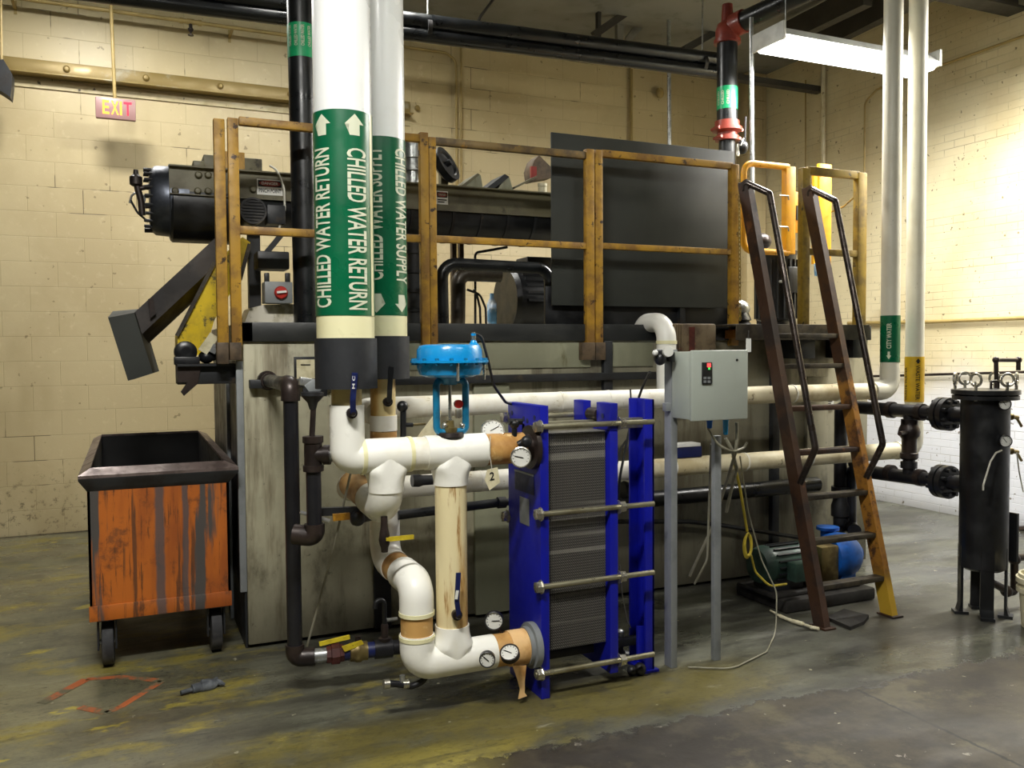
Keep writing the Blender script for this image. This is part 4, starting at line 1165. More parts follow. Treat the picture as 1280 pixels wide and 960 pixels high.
for i in range(4): cyl_text('lettering', 'CHILLED', 'cream_text', (c.x, yr), rr + .0035, -.8 + i * .5, zg0 + .03, 'up', (zg1 - zg0) * .62, rr * .26, lb)
B().lathe((c.x, yr, ZTOP + .05), (0, 0, 1), [(0, rr * .8), (0, rr * 1.2), (.03, rr * 1.2), (.03, rr * .8)], 24).done('foot_flange', 'redflange', t)
t = thing('pressure_switch', W(926, 190, y=5.3), 'small black and chrome pressure switch at the red coupling', 'gauge')
B().sphere(W(928, 184, y=5.35), .045, (1, 1, 1.2), 16).done('switch_body', 'black', t)
B().tube([W(922, 195, y=5.35), W(923, 180, y=5.35)], .014, 10).done('nut', 'steel', t)
B().tube([W(931, 178, y=5.35), W(932, 146, y=5.35)], .008, 8).done('stem', 'blacksteel', t)
B().tube([W(927, 176, y=5.3), W(931, 170, y=5.3), W(926, 182, y=5.3)], .005, 8, .02).done('loop_wire', 'wcable', t)

# ================================================================== CHILLED WATER RISERS
YA = 3.466                       # plane of the manifold
xa = W(429, 200, y=YA).x
RA = .1145
def riser(name, x, y, label, arrows_up, v_lab0, v_lab1, v_cream, v_sl0, v_sl1, cols, txt, uref):
    t = thing(name, (x, y, W(uref, v_sl1, y=y).z), label, 'pipe')
    z = lambda v: W(uref, v, y=y - RA).z
    B().lathe((x, y, z(v_cream)), (0, 0, 1), [(0, RA), (ZC - z(v_cream), RA)], 40).done('jacket', 'pvc_riser', t)
    B().lathe((x, y, z(v_cream + 6)), (0, 0, 1), [(0, RA), (0, RA + .001), (z(v_lab1) - z(v_cream + 6) + .01, RA + .001), (z(v_lab1) - z(v_cream + 6) + .01, RA)], 40).done('lower_jacket', 'pvc_old', t)
    lb = B().lathe((x, y, z(v_lab1)), (0, 0, 1), [(0, RA), (0, RA + .003), (z(v_lab0) - z(v_lab1), RA + .003), (z(v_lab0) - z(v_lab1), RA)], 48).done('flow_label', 'green', t)
    rs = .1245
    B().lathe((x, y, z(v_sl1)), (0, 0, 1), [(0, rs - .03), (0, rs), (z(v_sl0) - z(v_sl1), rs), (z(v_sl0) - z(v_sl1), RA - .01)], 40).done('foam_sleeve', 'sleeve', t)
    rt = RA + .0045
    hl = z(v_lab0) - z(v_lab1)
    cyl_poly('label_seam', [(-.013, 0), (.013, 0), (.013, hl), (-.013, hl)], 'pvc_old', (x, y), RA + .004, 1.16, z(v_lab1), lb) if arrows_up else None
    for (th, v0, v1, mode, va) in cols:
        cyl_text('lettering', txt, 'cream_text', (x, y), rt, th, z(v1) if mode == 'up' else z(v0), mode, z(v0) - z(v1), .083, lb)
        za0, za1 = z(va[1]), z(va[0]); h = za1 - za0; wd = .080
        thc = va[2]
        if arrows_up: poly = [(-wd * .26, 0), (wd * .26, 0), (wd * .26, h * .52), (wd * .5, h * .52), (0, h), (-wd * .5, h * .52), (-wd * .26, h * .52)]
        else: poly = [(-wd * .26, h), (-wd * .26, h * .48), (-wd * .5, h * .48), (0, 0), (wd * .5, h * .48), (wd * .26, h * .48), (wd * .26, h)]
        cyl_poly('flow_arrow', poly, 'cream_text', (x, y), rt, thc, za0, lb)
    return t


def th_of(u, x, y, v=280):
    """angle round the riser of the point seen at column u"""
    k = px(u, v, y); c = Vector((x, y, 0)); best = 0
    uc = 640 + F * (Vector((x, y, H)) - CAM).dot(RT) / (Vector((x, y, H)) - CAM).dot(FW)
    return math.asin(max(-.98, min(.98, (u - uc) / (RA * k))))
xs_, ys_ = W(475.5, 250, y=3.9).x, 3.9
riser('return_riser', xa, YA, 'thick white CHILLED WATER RETURN riser with up arrows on green label', True, 136, 394, 421, 422.5, 487,
      [(-.46, 184, 384, 'up', (141, 168, -.74)), (.12, 184, 387, 'down', (141, 168, .40))], 'CHILLED WATER RETURN', 430)
riser('supply_riser', xs_, ys_, 'white CHILLED WATER SUPPLY riser with down arrows on green label, just behind the other', False, 170, 394, 419, 420, 474,
      [(.08, 184, 350, 'up', (367, 391, -.2)), (.60, 183, 354, 'down', (368, 390, .86))], 'CHILLED WATER SUPPLY', 480)

# ================================================================== MANIFOLD AT THE EXCHANGER
RP = .070                        # insulated pipe
z_up = W(560, 563.5, y=YA).z - .004
z_lo = W(590, 818, y=YA).z
xt1, xt2 = W(482, 570, y=YA).x, W(563, 563, y=YA).x
XP = 1.635
xg = 1.086
t = thing('return_manifold', (xa, YA, z_up - .35), 'white insulated upper pipe run from the return riser to the blue exchanger', 'pipe')
zr = lambda v, u=432: W(u, v, y=YA).z
B().lathe((xa, YA, zr(512)), (0, 0, 1), [(0, .061), (zr(484) - zr(512), .061)], 28).done('bare_neck', 'tan', t)
B().tube([(xa, YA, zr(506)), (xa, YA, z_up), (xt1 - .09, YA, z_up)], RP, 28, .125, 10).done('elbow', 'pvc', t)
b = B().tube([(xt1 - .1, YA, z_up), (xt1 + .10, YA, z_up)], RP + .002, 28)
b.lathe((xt1, YA, z_up), (0, 0, -1), [(0, .0705), (.02, .0725), (.036, .078), (.052, .088), (.066, .089), (.08, .084), (.097, .0785), (.118, .0745), (.15, .0725)], 36).clamp_y(YA, .0722)
b.done('tee', 'pvc', t)
B().tube([(xt1 + .09, YA, z_up), (xt2 - .1, YA, z_up)], RP - .001, 28).done('straight_run', 'wrap', t)
b = B().tube([(xt2 - .115, YA, z_up), (xt2 + .155, YA, z_up)], RP + .003, 28)
b.lathe((xt2, YA, z_up), (0, 0, -1), [(0, .0705), (.02, .0725), (.036, .078), (.052, .088), (.066, .089), (.08, .084), (.097, .0785), (.118, .0745), (.14, .0735)], 36).clamp_y(YA, .0735)
b.done('valve_tee', 'pvc', t)
for s in (-1, 1):
    B().lathe((xt1 + s * .1, YA, z_up), (1, 0, 0), [(-.008, RP), (-.008, RP + .0045), (.008, RP + .0045), (.008, RP)], 28).done('seam_band', 'pvc_old', t)
B().tube([(xt2 + .15, YA, z_up), (XP - .055, YA, z_up)], RP - .002, 28).done('bare_stub', 'tan_dark', t)
B().lathe((XP, YA, z_up), (-1, 0, 0), [(0, .098), (.022, .098), (.024, .06), (.06, .06)], 32).done('flange', 'castiron', t)
z_t1 = W(482, 638, y=YA).z
B().tube([(xt1, YA, z_up - .01), (xt1, YA, z_t1), (xt1, YA + .25, z_t1 + .012)], RP + .001, 28, .115, 10).done('rear_elbow', 'pvc', t)
ye2 = 4.16
z_e2 = W(437, 603, x=xt1).z
B().tube([(xt1, YA + .22, z_t1 + .01), (xt1, ye2 - .1, z_e2)], RP - .006, 28).done('bare_rear_run', 'tan_dark', t)

t = thing('bypass_pipe', (xt2, YA, z_lo), 'tan streaked vertical pipe between the upper and lower white runs', 'pipe')
B().lathe((xt2, YA, z_lo + .10), (0, 0, 1), [(0, RP - .002), (z_up - z_lo - .225, RP - .002)], 28).done('bare_run', wear('streaked_tan_insulation', '#e6d8aa', '#c9a566', 11, .46, .62, .55, c3='#9a6c30', s3=22, lo3=.55, hi3=.66, sc=(1, 1, .12)), t)

t = thing('supply_manifold', (xg, YA, z_lo - RP), 'white insulated lower pipe run from the supply riser to the blue exchanger', 'pipe')
zz = lambda v: W(482, v, y=ys_).z
B().lathe((xs_, ys_, zz(560)), (0, 0, 1), [(0, .058), (zz(470) - zz(560), .058)], 28).done('bare_neck', 'tan', t)
B().lathe((xs_, ys_, zz(538)), (0, 0, 1), [(0, .058), (0, .064), (zz(519) - zz(538), .064), (zz(519) - zz(538), .058)], 28).done('wrap_band', 'wrap', t)
B().lathe((xs_, ys_, zz(552)), (0, 0, 1), [(0, .062), (zz(539) - zz(552), .062)], 28).done('amber_band', 'tan_dark', t)
z_s = W(505, 705, y=(ys_ + YA) / 2).z - .01
B().tube([(xs_, ys_, zz(556)), (xs_, ys_, z_s + .0), (xs_ + .004, ys_ - .16, z_s - .012)], RP, 28, .125, 10).done('rear_elbow', 'pvc', t)
B().tube([(xs_ + .004, ys_ - .13, z_s - .01), (xg - .004, YA + .16, z_s - .02)], RP - .004, 28).done('bare_joint', 'tan_dark', t)
B().tube([(xg - .004, YA + .18, z_s - .02), (xg, YA, z_s - .025), (xg, YA, W(520, 768, y=YA).z)], RP + .003, 28, .125, 10).done('front_elbow', 'pvc', t)
B().lathe((xg, YA, W(520, 797, y=YA).z), (0, 0, 1), [(0, RP - .002), (W(520, 763, y=YA).z - W(520, 797, y=YA).z, RP - .002)], 28).done('bare_band', 'tan_dark', t)
b = B().tube([(xg, YA, W(520, 792, y=YA).z), (xg, YA, z_lo), (xt2 + .19, YA, z_lo)], RP + .003, 28, .11, 10)
b.lathe((xt2, YA, z_lo), (0, 0, 1), [(0, .0705), (.02, .0725), (.036, .078), (.052, .088), (.066, .089), (.08, .084), (.097, .0785), (.118, .0745), (.145, .0735)], 36).clamp_y(YA, .0735)
b.done('lower_elbow_tee', 'pvc', t)
for v in (766, 796): B().lathe((xg, YA, W(520, v, y=YA).z), (0, 0, 1), [(-.008, RP), (-.008, RP + .006), (.008, RP + .006), (.008, RP)], 28).done('seam_band', 'pvc_old', t)
B().tube([(xt2 + .18, YA, z_lo), (xt2 + .27, YA, z_lo)], RP + .001, 28).done('bare_joint', 'tan_dark', t)
B().tube([(xt2 + .26, YA, z_lo), (XP - .035, YA, z_lo)], RP + .008, 28).done('taped_stub', 'tape', t)
B().lathe((XP, YA, z_lo), (-1, 0, 0), [(0, .102), (.028, .102), (.03, .085), (.05, .085)], 32).done('flange', 'strut', t)
pts = [(641, 833), (658, 832), (656, 852), (656, 866), (659, 870), (648, 874), (650, 862), (647, 850)]
pprism(B(), pts, YA - .082, .004).done('hanging_tape', 'tape', t)

# ================================================================== CONTROL VALVE
t = thing('control_valve', (xt2, YA, z_up + RP), 'bright blue diaphragm control valve on top of the upper white run', 'valve')
zv = lambda v: W(563, v, y=YA).z
cx = xt2
z_f = zv(452)
prof = [(zv(471.5) - z_f, .03), (zv(471) - z_f, .10), (zv(468) - z_f, .128), (zv(460) - z_f, .138), (-.004, .140), (-.004, .166), (.006, .166), (.006, .140), (zv(437) - z_f, .138), (zv(432) - z_f, .128), (zv(430.5) - z_f, .10), (zv(430) - z_f, 0)]
cas = B().lathe((cx, YA, z_f), (0, 0, 1), prof, 48).done('diaphragm_casing', 'actuator', t)
for i in range(16):
    an = 2 * PI * i / 16 + .1
    B().lathe((cx + .154 * math.cos(an), YA + .154 * math.sin(an), z_f - .013), (0, 0, 1), [(0, .008), (.028, .008)], 6).done('bolt', 'yoke', cas)
for du in (-5, 42):
    x = cx + du / px(563, 450, YA) ; yy = YA - math.sqrt(max(.148 ** 2 - (x - cx) ** 2, 0))
    B().lathe((x, yy, z_f - .078), (0, 0, 1), [(0, .006), (.075, .006)], 8).done('long_bolt', 'steel', cas)
xn = W(592, 425, y=YA).x
B().lathe((xn, YA, zv(433)), (0, 0, 1), [(0, .03), (.015, .016), (.024, .013), (.025, .009), (.045, .009), (.045, .011), (.055, .011)], 14).done('air_port', 'actuator', t)
B().lathe((xn, YA, zv(425)), (0, 0, 1), [(0, .01), (.02, .011), (.022, .007), (.034, .007)], 10).done('fitting', 'steel', t)
# yoke: tall rounded frame
xl_, xr_ = W(545.5, 510, y=YA).x, W(582, 510, y=YA).x
zt_, zb_ = zv(475), zv(540)
B().tube([(cx, YA, zt_), (xl_, YA, zt_), (xl_, YA, zb_), (xr_, YA, zb_), (xr_, YA, zt_), (cx, YA, zt_)], .015, 14, .025, 6).done('yoke', 'yoke', t)
B().lathe((cx, YA, zt_ - .02), (0, 0, 1), [(0, .03), (.02, .04), (.032, .055)], 20).done('yoke_neck', 'yoke', t)
B().lathe((cx, YA, zb_), (0, 0, 1), [(-.02, .03), (.02, .03), (.02, .018), (.05, .016)], 16).done('packing_nut', 'brass', t)
B().lathe((cx, YA, zb_ + .04), (0, 0, 1), [(0, .007), (zt_ - zb_ - .04, .007)], 12).done('stem', 'steel', t)
B().lathe((cx, YA, z_up + RP - .005), (0, 0, 1), [(0, .06), (.018, .055), (.02, .04), (zb_ - z_up - RP, .036)], 20).done('bonnet', 'castiron', t)
c = W(573, 505, y=YA); B().lathe(c, (0, -1, 0), [(-.01, .018), (.01, .018)], 18).done('red_indicator', 'red', t)
B().box(cx + .025, cx + .05, YA - .01, YA + .01, zv(523), zv(512), .003).done('travel_plate', 'steel', t)
for u in (556, 578): B().sphere(W(u, 532, y=YA - .005), .013, n=10).done('bolt_head', 'steel', t)
pipe('air_tube', [(xn, YA, zv(417)), W(602, 420, y=YA), W(610, 450, y=YA), W(617, 482, y=YA + .05), W(632, 503, y=YA + .2), W(650, 508, y=YA + .3)], .0065, 'bcable', 'thin black air tube looping down from the blue valve top', 'tube', .12, 8)

# ================================================================== SMALL VALVES AND GAUGES
def ball_valve(name, c, handle_pts, hm, label, body='castiron', y=None, w=.02):
    t = thing(name, c, label, 'valve')
    B().lathe(c, (0, -1, 0), [(0, .018), (.02, .022), (.03, .022), (.032, .012), (.045, .012), (.05, .008)], 14).done('valve_body', body, t)
    c2 = Vector(c) + Vector((0, -.045, 0))
    b = B(); pr = c2
    for q in handle_pts: b.bar(pr, q, .007, w, up=(Vector(q) - pr).cross(Vector((0, -1, 0)))); pr = Vector(q)
    b.done('handle', hm, t)
    return t


yv1 = YA - .105
t = ball_valve('ball_valve', W(438, 516, y=YA - .066), [W(441, 500, y=yv1 - .02), W(443.5, 466, y=yv1 - .028)], 'navy', 'blue handled ball valve standing on the return riser neck', w=.022)
flat_text('lettering', 'M C', 'white', W(443.5, 486, y=yv1 - .036), (.05, 0, 1), (-1, 0, .05), .05, .011, t, 0)
ys1 = ys_ - .10
ball_valve('ball_valve', W(483, 502, y=ys_ - .055), [W(487, 488, y=ys1 - .02), W(489, 458, y=ys1 - .03)], 'black', 'black handled ball valve on the supply riser neck', w=.022)
t = ball_valve('ball_valve', W(569, 767, y=YA - .066), [W(571, 752, y=yv1 - .015), W(573, 716, y=yv1 - .02)], 'navy', 'blue handled ball valve low on the tan bypass pipe', w=.02)
b0 = W(570.2, 749, y=yv1 - .026); B().bar(b0, W(571.8, 738, y=yv1 - .026), .002, .012, up=Vector((1, 0, 0))).done('white_label', 'white', t)
# drain valve under the tee elbow
c = W(480.5, 672, y=YA)
t = thing('drain_valve', c, 'brass drain valve with a yellow lever under the rear elbow', 'valve')
B().lathe((c.x, YA, c.z - .06), (0, 0, 1), [(0, .014), (.02, .016), (.03, .02), (.05, .024), (.08, .02), (.1, .016), (.13, .014), (.15, .014)], 16).done('valve_body', 'castiron', t)
h0 = W(486, 674, y=YA - .03); h1 = W(517, 671, y=YA - .035)
B().bar((c.x, YA - .03, h0.z), h0, .012, .012).bar(h0, h1, .01, .018).done('lever', 'ytag', t)


def gauge(c, d, r, label, stem_to=None, case='black', needle=.6):
    c = Vector(c); d = Vector(d).normalized()
    t = thing('gauge', c, label, 'gauge')
    B().lathe(c - d * .02, d, [(0, r * .9), (.0, r), (.026, r), (.028, r * .9), (.02, r * .86), (.018, 0)], 28).done('case', case, t)
    B().lathe(c, d, [(0, r * .86), (.002, r * .86)], 28).done('dial', 'dial', t)
    u = d.cross(Vector((0, 0, 1))).normalized(); w = u.cross(d)
    nd = u * math.cos(needle) + w * math.sin(needle)
    B().bar(c + d * .004 - nd * r * .25, c + d * .004 + nd * r * .6, .003, .003).done('needle', 'ink', t)
    b = B()
    for k in range(11):
        an = -.6 + k * (PI + 1.2) / 10; v = u * math.cos(an) + w * math.sin(an)
        b.bar(c + d * .003 + v * r * .66, c + d * .003 + v * r * .78, .002, .002)
    b.done('scale_marks', 'ink', t)
    if stem_to is not None: B().tube([c - d * .01, Vector(stem_to)], .008, 10).done('stem', 'castiron', t)
    return t


dcam = Vector((-.4, -.9, .05))
gauge(W(651, 571.5, y=YA - .13), dcam, .045, 'white faced thermometer dial at the upper exchanger nozzle', (W(648, 562, y=YA - .06)), 'steel', .2)
gauge(W(616, 537.5, y=YA + .02), Vector((-.3, -.75, .6)), .052, 'white faced dial lying on top of the upper tan stub', W(618, 548, y=YA + .02), 'steel', 2.6)
gauge(W(617.5, 776, y=YA + .02), dcam, .042, 'white faced dial above the lower pipe run beside the blue plate', W(628, 792, y=YA + .02), 'black', 3.1)
gauge(W(609, 824.5, y=YA - .13), dcam, .034, 'small black cased gauge hanging before the lower white run', W(614, 818, y=YA - .07), 'black', .7)
gauge(W(637, 816, y=YA - .14), Vector((-.35, -.45, .75)), .042, 'tilted brown cased gauge on the lower taped stub', W(634, 822, y=YA - .08), 'castiron', .3)
t = thing('gauge_cock', W(645, 540, y=YA - .07), 'black gauge cock cluster above the upper exchanger nozzle', 'valve')
b = B().tube([W(643, 552, y=YA - .03), W(643, 524, y=YA - .03)], .012, 12).tube([W(636, 527, y=YA - .03), W(652, 527, y=YA - .03)], .014, 12)
b.sphere(W(643, 530, y=YA - .03), .022, n=12); b.done('valve_body', 'black', t)
b = B().sphere(W(658, 552, y=YA - .09), .026, (1, .8, 1), 12).tube([W(648, 556, y=YA - .07), W(662, 548, y=YA - .09)], .016, 12); b.done('siphon', 'black', t)
B().lathe(W(629, 822, y=YA - .09), (0, -1, 0), [(-.02, .016), (.02, .02), (.03, .014)], 12).done('stub', 'castiron', t) if 0 else None
# tag on a string
t = thing('paper_tag', W(617, 612, y=YA - .075), 'buff paper tag tied to the upper run', 'tag')
pprism(B(), [(609, 587), (622, 584), (625, 603), (612, 613), (606, 600)], YA - .078, .002).done('tag_card', 'paper', t)
B().tube([W(613, 545, y=YA - .075), W(612, 566, y=YA - .08), W(615, 588, y=YA - .079)], .0018, 6).done('string', 'wcable', t)
flat_text('lettering', '2', 'ink', W(612, 601, y=YA - .0785), (1, 0, .1), (0, 0, 1), .022, .036, t, .001)

# ================================================================== PLATE HEAT EXCHANGER
t = thing('plate_heat_exchanger', (1.95, 3.57, 0), 'deep blue plate heat exchanger with tie bolts standing on the floor', 'heat exchanger')
YF, YBk = 3.395, 3.745
zt = 1.303
def holes(b, x, y0_, z0_): pass
pf = B().box(XP, XP + .042, YF, YBk, 0, zt, .003).done('fixed_plate', 'blue', t)
for yy, z in ((YF + .055, zt - .055), (YF + .13, zt - .075), (YF + .17, zt - .068), (YBk - .05, zt - .05)):
    B().lathe((XP, yy, z), (-1, 0, 0), [(0, .012), (.0015, .012)], 14).done('bolt_hole', 'navy', pf)
# name plate on the face
p, q = W(644, 598, x=XP), W(668, 622, x=XP)
nm = B().box(XP - .003, XP, p.y, q.y, 1.03 - .13, 1.03 - .035, .001).done('name_plate', 'navy', t)
B().box(XP - .005, XP - .002, q.y, p.y, .985, .993).done('plate_line', 'strut', nm)
p = W(650, 620, x=XP); q = W(662, 658, x=XP)
B().box(XP - .003, XP, p.y - .0, q.y, q.z, p.z, .001).done('data_plate', 'strut', t)
p, q = W(640, 588, x=XP), W(678, 600, x=XP)
# pack of plates
xm0, xm1 = XP + .045, 1.985
zpt = W(700, 541, y=YF + .04).z; zpb = .20
b = B(); n = 58; w_ = (xm1 - xm0) / n
for i in range(n):
    o = .004 * (i % 2)
    b.box(xm0 + i * w_, xm0 + (i + 1) * w_ - .0003, YF + .035 + o, YBk - .035 - o, zpb, zpt)
b.done('plate_pack', 'plates', t)
pp = B().box(xm1 + .002, xm1 + .044, YF, YBk, .06, zt - .12, .003).box(xm1 + .002, xm1 + .044, YF, YF + .125, zt - .13, zt, .003).box(xm1 + .002, xm1 + .044, YBk - .10, YBk, zt - .13, zt, .003).done('pressure_plate', 'blue', t)
B().lathe((xm1 + .0, YF + .062, zt - .06), (-1, 0, 0), [(0, .012), (.002, .012)], 14).done('bolt_hole', 'navy', pp)
B().lathe((xm1 + .023, (YF + YBk) / 2 - .045, zt - .06), (0, 1, 0), [(0, .03), (.09, .03)], 20).done('roller', 'castiron', pp)
# end column
xc1 = W(818, 838, y=3.47).x
cl = B().box(xc1 - .05, xc1, 3.47, 3.485, 0, 1.31, .002).box(xc1 - .012, xc1, 3.47, 3.62, 0, 1.31, .002).box(xc1 - .05, xc1, 3.605, 3.62, 0, 1.31, .002).box(xc1 - .06, xc1 + .02, 3.46, 3.64, 0, .012)
cl.done('end_column', 'blue', t)
pprism(B(), [(797, 783), (805, 783), (818, 838), (797, 820)], 3.50, .012).done('column_gusset', 'blue', t)
yc = (YF + YBk) / 2
B().box(XP, xc1, yc - .02, yc + .02, zt - .135, zt - .085, .006).done('upper_bar', 'brush', t)
B().box(XP, xc1, yc - .02, yc + .02, .11, .15, .006).done('lower_bar', 'blacksteel', t)
# tie bolts
def tie(v, y, u0=669, u1=817, nuts=True):
    z = W(690, v, y=y).z
    x0, x1 = W(u0, v, y=y).x, W(u1, v, y=y).x
    tb = B().tube([(x0, y, z), (x1, y, z)], .0125, 14).done('tie_bolt', 'brush', t)
    for xx, l in ((XP - .03, .03), (xm1 + .044, .032)):
        b = B(); b.lathe((xx, y, z), (1, 0, 0), [(0, .02), (.002, .026), (l - .002, .026), (l, .02)], 6)
        b.lathe((xx + (l if xx < XP else 0), y, z), (1, 0, 0), [(-.004, .031), (.0, .031)], 20)
        b.done('nut', 'steel', tb)
yt = YF - .006
for v in (533, 641.5, 732, 840): tie(v, yt)
for v in (519.5, 640): tie(v, YBk + .008, 668, 716)

# ================================================================== CONTROL PANEL ON ITS STAND
t = thing('panel_stand', W(838, 836, y=3.465), 'grey two legged strut stand carrying the control panel', 'stand')
for uu, vt, y in ((839, 437, 3.465), (893, 545, 3.46)):
    x = W(uu, 800, y=y).x
    wd = .036 if uu < 850 else .04
    z = W(uu, vt, y=y).z
    b = B().box(x, x + wd, y, y + (.06 if uu < 850 else .03), 0, z, .003)
    b.done('leg', 'strut', t)
x0 = W(833, 500, y=3.465).x
for zs_ in (1.25, 1.48): B().box(x0, 2.68, 3.468, 3.50, zs_, zs_ + .04, .003).done('cross_strut', 'strut', t)
t = thing('electrical_enclosure', (2.53, 3.29, 1.21), 'light grey control panel enclosure with a small red readout', 'box')
xA = 2.362; yA = 3.29
xB = W(934.5, 500, y=yA).x; zA, zB = W(865, 527, y=yA).z, W(865, 438, y=yA).z
B().box(xA, xB, yA + .022, yA + .165, zA + .006, zB - .006, .006).done('enclosure', 'panel', t)
dr = B().box(xA - .003, xB + .003, yA, yA + .02, zA, zB, .006).done('door', 'panel', t)
p, q = W(877, 453, y=yA), W(889, 480, y=yA)
B().box(p.x, q.x, yA - .008, yA, q.z, p.z, .002).done('controller', 'ink', dr)
def chip(u0, v0, u1, v1, m, nm):
    p, q = W(u0, v0, y=yA - .0085), W(u1, v1, y=yA - .0085); B().box(p.x, q.x, yA - .0095, yA - .008, q.z, p.z).done(nm, m, dr)
chip(884, 454, 888.5, 459, 'led_red', 'red_readout'); chip(885.5, 459.5, 887.5, 462, 'led_green', 'green_readout')
chip(879.5, 471, 883, 474, 'strut', 'key'); chip(884.5, 471, 888, 474, 'strut', 'key'); chip(879.5, 475.5, 883, 478.5, 'strut', 'key'); chip(884.5, 475.5, 888, 478.5, 'strut', 'key')
p = W(921, 450, y=yA); B().lathe((p.x, yA, p.z), (0, -1, 0), [(0, .006), (.004, .006)], 8).done('latch_screw', 'blacksteel', dr)
for i, (u, v0, v1, lab, m) in enumerate(((887, 527, 540, 'deep blue cable gland under the panel', 'volute'), (907, 527, 549, 'long light blue cable gland under the panel', 'actuator'))):
    c = W(u, v0, y=yA + .08); c1 = W(u, v1, y=yA + .08)
    B().lathe((c.x, yA + .08, zA + .008), (0, 0, -1), [(0, .016), (.012, .018), (.02, .014), (c.z - c1.z, .012), (c.z - c1.z + .004, .006)], 14).done('cable_gland', m, t)['label'] = lab
# white tag on the panel corner
t = thing('white_tag', W(935, 440, y=yA + .1), 'white tag hanging at the top right corner of the panel', 'tag')
pbox(B(), 933, 423, 939, 440, yA + .1, .003).done('tag_card', 'white', t)
B().tube([W(936, 424, y=yA + .1), W(936, 413, y=yA + .12), W(932, 438, y=yA + .12)], .002, 6).done('wire', 'bcable', t)
# regulator left of the panel
t = thing('air_regulator', W(826, 455, y=3.44), 'black air regulator with a white gauge at the panel corner', 'regulator')
b = B().sphere(W(825, 448, y=3.43), .03, (1, 1, 1.1), 14).tube([W(818, 440, y=3.43), W(834, 440, y=3.43)], .014, 12).tube([W(838, 440, y=3.43), W(838, 452, y=3.43)], .02, 12)
b.done('regulator_body', 'black', t)
B().sphere(W(819, 441, y=3.41), .014, n=12).done('knob', 'white', t)
B().bar(W(828, 447, y=3.44), W(842, 447, y=3.475), .02, .02).done('bracket', 'strut', t)
B().lathe(W(834, 440, y=3.40), (-.3, -1, .1), [(0, .024), (.02, .024), (.021, 0)], 20).done('gauge_face', 'dial', t)

# ================================================================== LONG PIPES TO THE RIGHT
YL = 4.2
RL = .054
zU = (W(520, 507, y=YL).z + W(990, 493.5, y=YL).z) / 2
zD = (W(560, 601, y=YL).z + W(1120, 566, y=YL).z) / 2
xc_, xw_ = W(1114, 300, y=YL).x, W(1145, 300, y=YL).x
t = thing('city_water_pipe', (xc_, YL, zU - RL), 'white pipe with a green CITY WATER label turning left along the tank', 'pipe')
RV = .060
B().tube([(xc_, YL, ZC - .065), (xc_, YL, zU + .1)], RV, 28).done('riser', 'pvc_grey', t)
B().tube([(xc_, YL, zU + .16), (xc_, YL, zU), (xc_ - .16, YL, zU)], RV + .002, 28, .13, 10).done('elbow', 'pvc_grey', t)
xj = W(925, 495, y=YL).x
B().tube([(xc_ - .15, YL, zU), (xj, YL, zU)], RL, 28).done('stained_run', 'wrap_stain', t)
B().tube([(xj, YL, zU), (xs_ - .035, YL, zU), (xs_ - .02, ys_ + .05, zU - .01)], RL + .001, 28, .10, 10).done('wrapped_run', 'wrap', t)
for u in (560, 700, 760, 830, 990, 1045): B().lathe((W(u, 500, y=YL).x, YL, zU), (1, 0, 0), [(-.006, RL), (-.006, RL + .003), (.006, RL + .003), (.006, RL)], 24).done('seam', 'wrap', t)
z0_, z1_ = W(1113, 453, y=YL - RV).z, W(1113, 394, y=YL - RV).z
lb = B().lathe((xc_, YL, z0_), (0, 0, 1), [(0, RV), (0, RV + .002), (z1_ - z0_, RV + .002), (z1_ - z0_, RV)], 28).done('flow_label', 'green', t)
cyl_text('lettering', 'CITY WATER', 'cream_text', (xc_, YL), RV + .0035, .12, z0_ + .09, 'up', z1_ - z0_ - .14, .03, lb)
cyl_poly('flow_arrow', [(-.007, .035), (-.007, .06), (.007, .06), (.007, .035), (.016, .035), (0, .01), (-.016, .035)], 'cream_text', (xc_, YL), RV + .0035, -.12, z0_ + .01, lb)

t = thing('waste_water_pipe', (xw_, YL, zD - RL), 'pale pipe with a yellow WASTE WATER label, rightmost of the two tall risers', 'pipe')
B().tube([(xw_, YL, ZC - .065), (xw_, YL, zD + .1)], RV - .001, 28).done('riser', 'pvc_grey', t)
B().tube([(xw_, YL, zD + .16), (xw_, YL, zD), (xw_ - .16, YL, zD)], RV, 28, .13, 10).done('elbow', 'pvc_grey', t)
B().tube([(xw_ - .15, YL, zD), (W(790, 586, y=YL).x, YL, zD)], RL, 28).done('stained_run', 'wrap_stain', t)
B().tube([(W(790, 586, y=YL).x, YL, zD), (xt1, YL, zD), (xt1, YL - .1, z_e2)], RL + .001, 28, .09, 10).done('wrapped_run', 'wrap', t)
for u in (540, 600, 840, 930, 1010): B().lathe((W(u, 590, y=YL).x, YL, zD), (1, 0, 0), [(-.006, RL), (-.006, RL + .003), (.006, RL + .003), (.006, RL)], 24).done('seam', 'wrap', t)
z0_, z1_ = W(1144, 503, y=YL - RV).z, W(1144, 446, y=YL - RV).z
lb = B().lathe((xw_, YL, z0_), (0, 0, 1), [(0, RV - .001), (0, RV + .002), (z1_ - z0_, RV + .002), (z1_ - z0_, RV - .001)], 28).done('flow_label', 'ylabel', t)
cyl_text('lettering', 'WASTE WATER', 'ink', (xw_, YL), RV + .0035, .12, z1_ - .055, 'down', z1_ - z0_ - .07, .028, lb)
cyl_text('lettering', 'WASTE WATER', 'ink', (xw_, YL), RV + .0035, -.78, z0_ + .01, 'up', z1_ - z0_ - .08, .022, lb)
cyl_poly('flow_arrow', [(-.008, 0), (-.008, .012), (-.017, .012), (0, .035), (.017, .012), (.008, .012), (.008, 0)], 'ink', (xw_, YL), RV + .0035, .35, z1_ - .045, lb)
